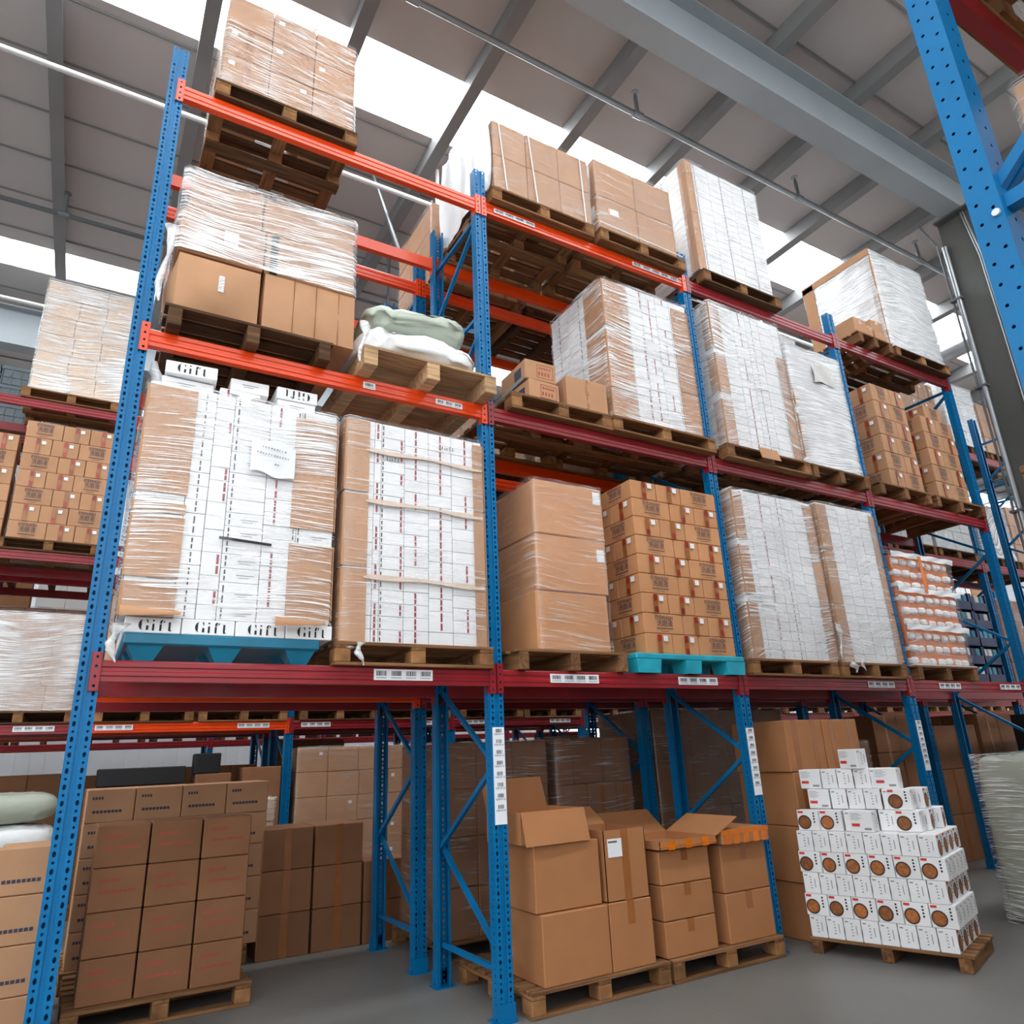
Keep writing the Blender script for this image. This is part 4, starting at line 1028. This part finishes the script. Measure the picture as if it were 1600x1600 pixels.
# rack row behind the far one: floor, lowest and middle loads, mostly hidden
for i, x in enumerate((-4.7, -3.56, -2.3, -1.17, .12, 1.26, 2.55, 3.68, 4.95, 6.08, 7.35, 8.48, 9.75, 10.9, 12.2)):
    for l, hh, m_ in ((0, .37, 'kraft_dark'), (1, .36, 'kraft_dark'), (2, .33, 'kraft')):
        if l == 2 and x > 0: continue
        if l == 0: hh = (.42, .40, .43, .38)[i % 4] if x > 2.4 or x < -3 else (.335, .35, .33, .345)[i % 4]
        lw = ('floor', 'lowest level', 'middle level')[l]
        wooden_pallet(x, 7.0, TOP(l), f'wooden pallet, {ORD[i + 1] if i < 12 else ("thirteenth", "fourteenth", "fifteenth")[i - 12]} from left, {lw}, fourth rack row', 1.1, 1.0, 'stringer', True)
        carton_load(f'added shading carton load, {ORD[i + 1] if i < 12 else ("thirteenth", "fourteenth", "fifteenth")[i - 12]} from left, {lw}, fourth rack row', x + .03, 7.03, TOP(l) + PH, [.36, .36, .30], [hh] * 4, [.5], random.choice(('kraft', 'kraft_dark', 'kraft_pale')) if l else m_, 'film_l' if l else None, sticker=False, tape=False)

for i, x in enumerate((-4.6, -3.5, -2.2, -1.1, .15, 1.3, 2.6, 3.7, 5.0, 6.1)):
    for l in (1, 2):
        wooden_pallet(x, 12.4, TOP(l), f'wooden pallet, {ORD[i + 1]} from left, {LVW[l]} level, fifth rack row', 1.05, 1.0, 'stringer', True)
        carton_load(f'added shading carton load, {ORD[i + 1]} from left, {LVW[l]} level, fifth rack row', x + .02, 12.43, TOP(l) + PH, [.5, .5], [.4] * 3, [.5], ('kraft', 'kraft_dark', 'white_inner')[(i + l) % 3], None, sticker=False, tape=False)

# ================================================================== floor level
def floor_pallet(x, y, lab, w=1.1, d=1.0): return wooden_pallet(x, y, 0, lab, w, d)
FZ = PH
# red-printed cartons and long row behind, left bay, second row
floor_pallet(.12, 1.36, 'floor pallet under the red-printed brown cartons')
for i in range(3):
    for k in range(4):
        c = kraft_carton(.19 + i * .325, 1.40 + .04 * (2 - i) * .3, FZ + k * .258, .315, .42, .254, f"brown carton with red print, {ORD[k + 1]} layer, {('left', 'middle', 'right')[i]} of three", 'kraft_dark', 0, None, 'red-printed cartons')
        mb = MB()
        for q in range(9): mb.box(.05 + q * .024, .05 + q * .024 + .018, -.002, 0, .105, .122)
        for q in range(5): mb.box(.05 + q * .024, .05 + q * .024 + .018, -.002, 0, .17, .19)
        mb.build('printed_text', 'fade_red', c)
floor_pallet(.10, 2.45, 'floor pallet under the long cartons with grey print', 1.3, .8)
for i in range(4):
    for k in range(5):
        c = kraft_carton(.12 + i * .345, 2.48, FZ + k * .248, .34, .5, .245, f'brown carton with grey print, {ORD[k + 1]} layer, {ORD[i + 1]} from left', 'kraft', 0, None, 'grey-printed cartons')
        mb = MB()
        for q in range(8): mb.box(.05 + q * .026, .05 + q * .026 + .02, -.002, 0, .07, .09)
        for q in range(4): mb.box(.04 + q * .02, .04 + q * .02 + .014, -.002, 0, .17, .19)
        mb.build('printed_text', 'navy_ink', c)
# left of the first upright, at floor
for i, (x, y, n, h_) in enumerate(((-.66, 1.4, 4, .268), (-.33, 1.4, 4, .272), (-1.0, 1.5, 4, .265))):
    for k in range(n):
        c = kraft_carton(x, y, k * h_, .31, .45, h_ - .004, f'brown printed carton, {ORD[k + 1]} from floor, {ORD[i + 1]} pile left of the first upright', 'kraft', 0, None, 'printed cartons at lower left')
        mb = MB()
        for q in range(8): mb.box(.04 + q * .026, .04 + q * .026 + .02, -.002, 0, .07, .09)
        mb.build('printed_text', 'navy_ink', c)
# far floor: rolls / wrapped bags at far left
for k in range(5):
    for i in range(2):
        o = sack('wrapped_bag', -.58 - i * 1.05, 4.3, -.0 + .272 * k + .002, 1.0, .55, .267, 'sackw' if (k + i) % 2 else 'bag', f"wrapped bag, {ORD[k + 1]} from floor, {('right', 'left')[i]} pile at lower left", 20 + k + i * 7, 0, .015)
        o['group'] = 'wrapped bags at lower left'
# far rack floor loads
carton_load('brown wrapped carton load behind the lower left gap, left', .15, Y3, FZ, [.36, .36, .36], [.30] * 4, [.4, .4], 'kraft_dark', None, sticker=False)
floor_pallet(.12, Y3 - .03, 'floor pallet on the far rack, left bay')
for i, (x, z, s, m_, lab) in enumerate(((.25, FZ + 1.203, (.95, .4, .20), 'black', 'long black box on brown cartons at lower left'), (1.32, 0, (.42, .4, 1.445), 'kraft_dark', 'tall brown carton pile between black boxes'),
                                       (1.30, 1.447, (.30, .3, .24), 'black', 'small black box standing on a brown carton'), (1.88, 0, (.48, .4, 1.5), 'kraft_dark', 'tall brown carton right of the black box'))):
    tag(obj('carton', cbox(*s, m_, .01), None, (x, Y3 + .02, z)), lab, 'carton')
for i in range(0):
    for k in range(2): kraft_carton(.95 + i * .36, 7.0, 1.06 + k * .33, .345, .35, .325, f"far brown carton, {('lower', 'upper')[k]} row, {ORD[i + 1]} from left, behind the black boxes", 'kraft', 0, 'full', 'far brown cartons')
for i in range(0): kraft_carton(.95 + i * .36, 7.0, 0, .345, .35, 1.05, f'tall far brown carton, {ORD[i + 1]} from left, below the far row', 'kraft', 0, None, 'tall far cartons')
# peach cartons in film
carton_load('peach cartons with shiny film beside the big wrapped stack', 1.20, 4.2, 0, [.25, .25, .25], [.235] * 5, [.3, .3], 'kraft_pale', 'film', sticker=False)
# big wrapped brown stacks
floor_pallet(2.52, Y3 - .03, 'floor pallet under the big wrapped brown stack, far rack', 2.2, 1.0)
carton_load('big wrapped stack of brown cartons with small white stickers, far rack floor', 2.55, Y3, FZ, [.42, .42, .42, .44, .42], [.315] * 5, [.42, .42], 'kraft', 'film_l', tape=False)
floor_pallet(4.93, Y3 - .03, 'floor pallet under the dull brown stack, far rack', 2.2, 1.0)
carton_load('wrapped stack of dull brown cartons right of the big stack, far rack floor', 4.95, Y3, FZ, [.42, .42, .42, .44, .42], [.315] * 5, [.42, .42], 'kraft_dark', 'film_l', tape=False)
for i, (x, n_) in enumerate(((1.35, 3), (1.80, 3), (2.25, 2))):
    for k in range(n_): kraft_carton(x + .12, 2.45, k * .33, .43, .5, .326, f'dark brown carton, {ORD[k + 1]} from floor, {ORD[i + 1]} pile before the big wrapped stack', 'kraft_dark', 0, 'full', 'dark cartons before the stack')
# second bay, second row: wrapped cartons; third bay: big dark cartons
carton_load('shiny wrapped dark cartons below the turquoise pallet, left', 2.62, 1.40, FZ, [.36, .36, .36], [.37] * 4, [.4, .4], 'kraft_dark', 'film_l', sticker=False)
floor_pallet(2.6, 1.36, 'floor pallet under the shiny wrapped dark cartons')
carton_load('wrapped dark cartons below the turquoise pallet, right', 3.80, 1.42, 0, [.34, .34, .2], [.41] * 4, [.4, .3], 'kraft_dark', 'film_l', sticker=False)
carton_load('wide block of dark brown cartons behind the third upright', 4.95, 1.36, 0, [.48, .48, .48, .48], [.47] * 4, [.5, .4], 'kraft_dark', 'film_l', sticker=False, tape=False)
carton_load('dark brown cartons seen below the second beam, fourth bay', 7.35, 1.36, 0, [.5, .5], [.5] * 3, [.5, .4], 'kraft_dark', 'film_l', sticker=False)
carton_load('tall dark brown cartons at the right end, second rack row floor', 8.5, 1.36, 0, [.5, .5], [.45] * 4, [.5, .4], 'kraft_dark', None, sticker=False)
carton_load('dark covered cartons on the floor right of the fourth bay', 9.78, 1.36, 0, [.5, .5], [.55] * 3, [.5, .4], 'kraft_dark', None, sticker=False)
carton_load('second dark carton pile on the floor right of the fourth bay', 10.9, 1.36, 0, [.5, .5], [.6] * 3, [.5, .4], 'kraft_dark', None, sticker=False)
t = thing('covered_load', 'load under a black cover at the right end, floor level', 'pallet load', (10.9, .1, 0))
MB().box(.03, .97, .03, .8, 0, 1.72).build('carton', 'kraft_dark', t)
obj('cover', bulged(1.0, .83, .75, .03, 'black'), t, (0, 0, 1.0))
carton_load('brown cartons on the floor of the far rack, right part', 7.5, Y3, 0, [.5, .5, .5, .5], [.4] * 3, [.5, .4], 'kraft', None, sticker=False)
# open cartons, second bay front
def open_carton(x, y, z, sx, sy, sz, label, mat='kraft', flaps='fblr', rz=0, fa=(60, 20, 70, 60), tape=None):
    t = thing('open_carton', label, 'carton', (x, y, z), rz, 'opened cartons in the second bay'); th = .005
    mb = MB(); mb.box(0, sx, 0, sy, 0, th).box(0, sx, 0, th, 0, sz).box(0, sx, sy - th, sy, 0, sz).box(0, th, 0, sy, 0, sz).box(sx - th, sx, 0, sy, 0, sz); mb.build('body', mat, t)
    fl = sy / 2 - .01
    A = [math.radians(a) for a in fa]
    # every flap swings outward: 0 = level, positive = hanging down, negative = standing up
    if 'f' in flaps: MB().box(0, sx, -fl, 0, -th, 0).build('flap', mat, t, (0, -.002, sz), (A[0], 0, 0))
    if 'b' in flaps: MB().box(0, sx, 0, fl, -th, 0).build('flap', mat, t, (0, sy, sz), (-A[1], 0, 0))
    if 'l' in flaps: MB().box(-fl, 0, 0, sy, -th, 0).build('flap', mat, t, (-.002, 0, sz), (0, -A[2], 0))
    if 'r' in flaps: MB().box(0, fl, 0, sy, -th, 0).build('flap', mat, t, (sx + .002, 0, sz), (0, A[3], 0))
    if tape:
        for q in (.2, .5, .8): MB().box(sx * q - .03, sx * q + .03, -.002, 0, 0, sz).build('tape', tape, t)
        MB().box(0, sx, -.0025, 0, sz * .35, sz * .5).build('tape', tape, t)
    else: MB().box(sx / 2 - .03, sx / 2 + .03, -.002, 0, 0, sz).build('tape', 'tape', t)
    return t
floor_pallet(2.55, -.08, 'floor pallet under the opened brown cartons', 1.1, 1.0); floor_pallet(3.68, -.08, 'floor pallet under the orange-taped cartons', 1.1, 1.0)
for k in range(2): kraft_carton(2.66 - .02 * k, -.06 + .03 * k, FZ + k * .40, .52, .5, .396, f"plain brown carton, {('lower', 'upper')[k]} one below the open carton", 'kraft_orange', 0, None, 'floor cartons in second bay')
open_carton(2.56, -.02, FZ + .801, .52, .44, .20, 'open brown carton with raised front flap on top of the pile', 'kraft_orange', 'fb', .04, (76, -70, 20, 0))
kraft_carton(3.19, -.06, FZ, .36, .45, .40, 'brown carton below the labelled open carton', 'kraft_orange')
oc = open_carton(3.19, -.05, FZ + .402, .36, .45, .44, 'open brown carton with white label and tape', 'kraft_orange', 'b', .0, (88, -32, 60, 5))
MB().box(.03, .15, -.004, -.0005, .27, .385).build('label_sticker', 'paper', oc)
for k in range(7): MB().box(.035 + k * .011, .035 + k * .011 + .008, -.005, -.004, .36, .372).build('printed_line', 'black', oc)
for k in range(3): kraft_carton(3.66, -.05, FZ + k * .225, .48, .55, .22, f'brown carton, {ORD[k + 1]} from floor, below the orange-taped open carton', 'kraft_orange', 0, 'front', 'cartons under orange-taped ones')
open_carton(3.64, -.10, FZ + .677, .55, .55, .06, 'open carton with orange tape, flaps up', 'kraft_orange', 'br', 0, (20, -35, 8, -25), 'orange_tape')
for k in range(2): kraft_carton(4.26, -.05, FZ + k * .33, .48, .55, .326, f"brown carton, {('lower', 'upper')[k]} one under the closed orange-taped carton", 'kraft_orange', 0, 'front', 'cartons under orange-taped ones')
c = kraft_carton(4.25, -.10, FZ + .661, .50, .55, .10, 'closed carton with orange tape beside the third upright', 'kraft_orange', 0, None)
for q in (.12, .30, .5, .72, .9): MB().box(.5 * q - .03, .5 * q + .03, -.002, 0, 0, .1).build('tape', 'orange_tape', c)
MB().box(0, .5, -.0025, 0, .07, .1).build('tape', 'orange_tape', c)
# third bay floor: big brown cartons with tape
for k in range(4):
    for i in range(2):
        kraft_carton(5.24 + i * .495 - (.02 if k % 2 else 0), -.02, .002 + k * .424, .485, .6, .42, f"big brown carton with vertical tape, {ORD[k + 1]} from floor, {('left', 'right')[i]} column", 'kraft_orange', 0, 'both', 'big taped cartons')
# noodle boxes
def noodle_parts():
    w_, d_, h_ = .122, .17, .148
    small = MB()
    small.box(.012, .035, -.0012, 0, h_ * .82, h_ * .88, 0)
    for q in range(5): small.box(.05 + (q % 2) * .004, .062, -.0012, 0, h_ * (.75 - q * .13), h_ * (.80 - q * .13), 0)
    small.box(.085, .09, -.0012, 0, h_ * .3, h_ * .7, 0)
    sm = small.mesh('printed_marks', 'grey_ink')
    mb = MB(); n = 18; cx, cz, r = .055, h_ * .40, .052
    mb.add([(cx + r * math.cos(2 * PI * k / n), -.0014, cz + r * math.sin(2 * PI * k / n)) for k in range(n)], [tuple(range(n))], 1)
    mb.add([(cx + .8 * r * math.cos(2 * PI * k / n), -.002, cz + .8 * r * math.sin(2 * PI * k / n)) for k in range(n)], [tuple(range(n))], 0)
    bowl = mb.mesh('bowl_picture', ['noodle', 'bowl'])
    logo = MB().box(.01, .05, -.0014, 0, h_ * .84, h_ * .95).mesh('red_logo', 'bright_red')
    tx = MB()
    for q in range(4): tx.box(.125, .137, -.0012, 0, h_ * (.80 - q * .14), h_ * (.88 - q * .14))
    ink = tx.mesh('printed_marks', 'black')
    mb = MB(); mb.box(.012, .07, -.0014, 0, h_ * .26, h_ * .40, 0)
    for q in range(5): mb.box(.012, .07 + .02 * (q % 2), -.0012, 0, h_ * (.86 - q * .07), h_ * (.88 - q * .07), 1)
    mb.box(.10, .15, -.0012, 0, h_ * .1, h_ * .2, 1)
    info = mb.mesh('printed_panel', ['bright_red', 'grey_ink'])
    return w_, d_, h_, sm, bowl, logo, ink, info
NW, ND, NH, N_SM, N_BOWL, N_LOGO, N_INK, N_INFO = noodle_parts()
th0 = math.radians(-72)
ND_ORG = Vector((5.02, -.14, 0))
ux, uy = Vector((math.cos(th0), math.sin(th0), 0)), Vector((-math.sin(th0), math.cos(th0), 0))
def noodle_box(u, v, z, turn, label, face='bowl', tilt=0):
    """turn=0: narrow side to the front, bowl on the right flank; 1: wide bowl or info face to the front"""
    p = ND_ORG + ux * u + uy * v; a = th0
    t = thing('noodle_box', label, 'box', (p.x, p.y, z), a + tilt, 'stacked white noodle boxes')
    sx, sy = (ND, NW) if turn else (NW, ND)
    obj('box', cbox(sx - .003, sy - .003, NH - .002, 'white', .003), t, (0, 0, 0))
    e = .0005
    def big(loc, rz):
        if face == 'bowl':
            obj('bowl_picture', N_BOWL, t, loc, (0, 0, rz)); obj('red_logo', N_LOGO, t, loc, (0, 0, rz)); obj('printed_marks', N_INK, t, loc, (0, 0, rz))
        else: obj('printed_panel', N_INFO, t, loc, (0, 0, rz))
    if turn: big((0, -e, 0), 0); obj('printed_marks', N_SM, t, (sx - .003 + e, 0, 0), (0, 0, PI / 2))
    else: obj('printed_marks', N_SM, t, (0, -e, 0)); big((sx - .003 + e, 0, 0), PI / 2)
    return t
wooden_pallet(ND_ORG.x - ux.x * .03, ND_ORG.y - ux.y * .03, 0, 'low pallet under the stacked noodle boxes', 1.1, .72, 'stringer', False, th0, .109)
zrow = .85 - NH
k = 0; z = zrow; rowz = []
while z > .02: rowz.append(z); z -= NH
for r, z in enumerate(rowz):
    nm = f'{ORD[r + 1]} full row from the top'
    if r % 2 == 0:
        for i in range(8): noodle_box(i * .125, 0, z, 0, f'white noodle box, narrow side out, {nm}, {ORD[i + 1]} from left')
        for j in range(1, 4): noodle_box(7 * .125, j * .172, z, 0, f'white noodle box, right flank, {nm}, {ORD[j + 1]} from front')
        for j in range(1, 3):
            if r == 0:
                for i in range(0, 7): noodle_box(i * .125, j * .172, z, 0, f'white noodle box, {nm}, {ORD[j + 1]} line back, {ORD[i + 1]} from left')
    else:
        for i in range(6): noodle_box(i * .173 - .01, 0, z, 1, f'white noodle box, bowl picture out, {nm}, {ORD[i + 1]} from left')
        for j in range(1, 5): noodle_box(5 * .173 - .01, j * .124, z, 1, f'white noodle box, right flank of {nm}, {ORD[j + 1]} from front')
zb = zrow + NH
for i, (u, v, k, turn, face, tl) in enumerate(((.02, .02, 0, 1, 'bowl', 0), (.19, .03, 0, 1, 'bowl', .05), (.37, .05, 0, 0, 'bowl', 0), (.42, .02, 0, 1, 'info', -.04), (.60, .14, 0, 0, 'bowl', .1), (.72, .12, 0, 1, 'bowl', 0), (.80, .27, 0, 0, 'bowl', .05), (.84, .45, 0, 0, 'bowl', .1),
        (.08, .16, 1, 1, 'info', 0), (.26, .16, 1, 0, 'bowl', 0), (.385, .17, 1, 0, 'bowl', 0), (.51, .17, 1, 0, 'bowl', 0), (.64, .18, 1, 0, 'bowl', 0), (.68, .15, 1, 1, 'bowl', 0), (.78, .30, 1, 0, 'bowl', 0),
        (.02, .2, 2, 1, 'info', 0), (.20, .19, 2, 0, 'bowl', 0), (.325, .19, 2, 0, 'bowl', 0), (.45, .20, 2, 0, 'bowl', .06), (.565, .22, 2, 0, 'bowl', -.05), (.60, .20, 2, 1, 'info', 0), (.36, .2, 3, 1, 'info', -.35))):
    noodle_box(u, v + (0 if k == 0 else .0), zb + k * NH, turn, f"white noodle box, {ORD[k + 1]} loose layer, {ORD[(i + 1) if i < 8 else (i - 7 if i < 15 else i - 14)]} from left, {'bowl' if face == 'bowl' else 'red panel'} print", face, tl)
# support boxes under the loose layers
for k in range(2):
    for i in range(5): noodle_box(.06 + i * .127, .19 + .172 * 0 + .18, zb + k * NH, 0, f"white noodle box, hidden second line, {ORD[k + 1]} loose layer, {ORD[i + 1]} from left")
# grey-green bag under film
t = thing('wrapped_bulk_bag', 'big grey-green bulk bag in shiny film at lower right', 'bulk bag', (7.0, -1.45, 0))
o = sack('bag', 0, 0, 0, 1.0, .92, 1.33, 'bag', None, 31, 0, .015, (.16, .2, .22))
for k_ in ('label', 'category', 'group'):
    if k_ in o: del o[k_]
o.parent = t; o.location = (.5, .46, .0)
film(t, 1.0, .92, 1.33, 'film', off=.012, amp=.009, seed=8)

# ================================================================== column, pipes, roof fittings
t = thing('steel_column', 'grey steel building column at right end of the nearest rack', 'column', (10.12, -.47, 0))
MB().box(0, .014, -.28, .28, 0, 8.75).build('flange', 'steel', t)
MB().box(.014, .50, -.007, .007, 0, 8.75).build('web', 'steel', t)
MB().box(.50, .514, -.28, .28, 0, 8.75).build('flange', 'steel', t)
MB().tube([(-.05, .25, 0), (-.05, .25, 8.3)], .035, 12).build('conduit', 'galv', t)
MB().tube([(-.03, .33, 0), (-.03, .33, 5.5), (-.04, .34, 8.4), (-.3, .4, 8.7)], .016, 8).build('conduit', 'darkpipe', t)
for q in (-.14, -.17): MB().tube([(-.02, q, 0), (-.02, q, 7.9), (-.02, q + .08, 8.7)], .012, 8).build('conduit', 'galv', t)
for zz in (2.4, 4.2, 6.0, 7.4): MB().box(-.09, 0, .2, .36, zz, zz + .03).build('pipe_clamp', 'darkpipe', t)
MB().box(-.12, .63, -.28, .28, 8.70, 8.728).build('capital_plate', 'steel', t)
def sprinkler(y, z, x0, x1, heads, label, mat='galv', r=.035):
    x0 += .1; x1 -= .1
    t = thing('sprinkler_pipe', label, 'pipe', ((x0 + x1) / 2, y, z), 0, 'ceiling sprinkler pipes'); c = (x0 + x1) / 2
    MB().tube([(x0 - c, 0, 0), (x1 - c, 0, 0)], r, 12).build('pipe', mat, t, smooth=True)
    for h in heads:
        MB().tube([(h - c - .07, 0, 0), (h - c + .07, 0, 0)], r * 1.35, 12).tube([(h - c, 0, 0), (h - c, 0, .30)], .028, 10).tube([(h - c, 0, .30), (h - c, 0, .34)], .018, 8).tube([(h - c, 0, .37), (h - c, 0, .38)], .05, 12).tube([(h - c, 0, .34), (h - c, 0, .37)], .008, 6).build('sprinkler_head', mat, t)
    return t
def hx(off): return [x for x in [off + 3.05 * k for k in range(-4, 11)] if RX0 + .5 < x < RX1 - .5]
sprinkler(.65, 9.10, RX0, RX1, hx(2.05), 'grey sprinkler pipe above the nearest rack', 'galv')
sprinkler(3.28, 9.10, RX0, RX1, hx(1.2), 'white sprinkler pipe above the back aisle', 'whitepipe')
sprinkler(5.88, 9.10, RX0, RX1, hx(-1.15), 'grey sprinkler pipe above the far rack', 'darkpipe')
sprinkler(8.5, 9.10, RX0, RX1, hx(-.95), 'white sprinkler pipe beyond the far rack', 'whitepipe')
t = thing('cable_tray', 'hanging grey cable duct near the column at upper right', 'duct', (13.2, .9, 8.2))
MB().tube([(-.2, -.6, 0), (-.2, 3.0, 0)], .14, 14).build('duct', 'galv', t, smooth=True)
for yy in (-.1, 1.2): MB().box(-.45, -.4, yy, yy + .05, -.18, 1.53).box(.0, .05, yy, yy + .05, -.18, 1.53).box(-.45, .05, yy, yy + .05, -.2, -.16).build('hanger', 'darkpipe', t)
t = thing('ceiling_pipe', 'thin white drop pipe behind the second upright', 'pipe', (3.49, 3.2, 7.6))
MB().tube([(0, 0, 0), (0, 0, 2.1)], .03, 10).build('pipe', 'whitepipe', t)
t = thing('roof_brace', 'thin slanted tie rod under the roof between the first two uprights', 'tie rod', (3.2, 3.6, 8.0))
MB().tube([(-.58, 0, 1.68), (.25, 0, -.7)], .03, 8).build('rod', 'galv', t)
t = thing('pipe_bracket', 'grey pipe bracket hanging from the roof above the sacks', 'bracket', (3.1, 5.0, 8.46))
mb = MB(); mb.tube([(-.3, 0, 1.03), (-.3, 0, 0), (.33, 0, 0), (.33, 0, 1.03)], .04, 8); mb.build('bracket', 'darkpipe', t)
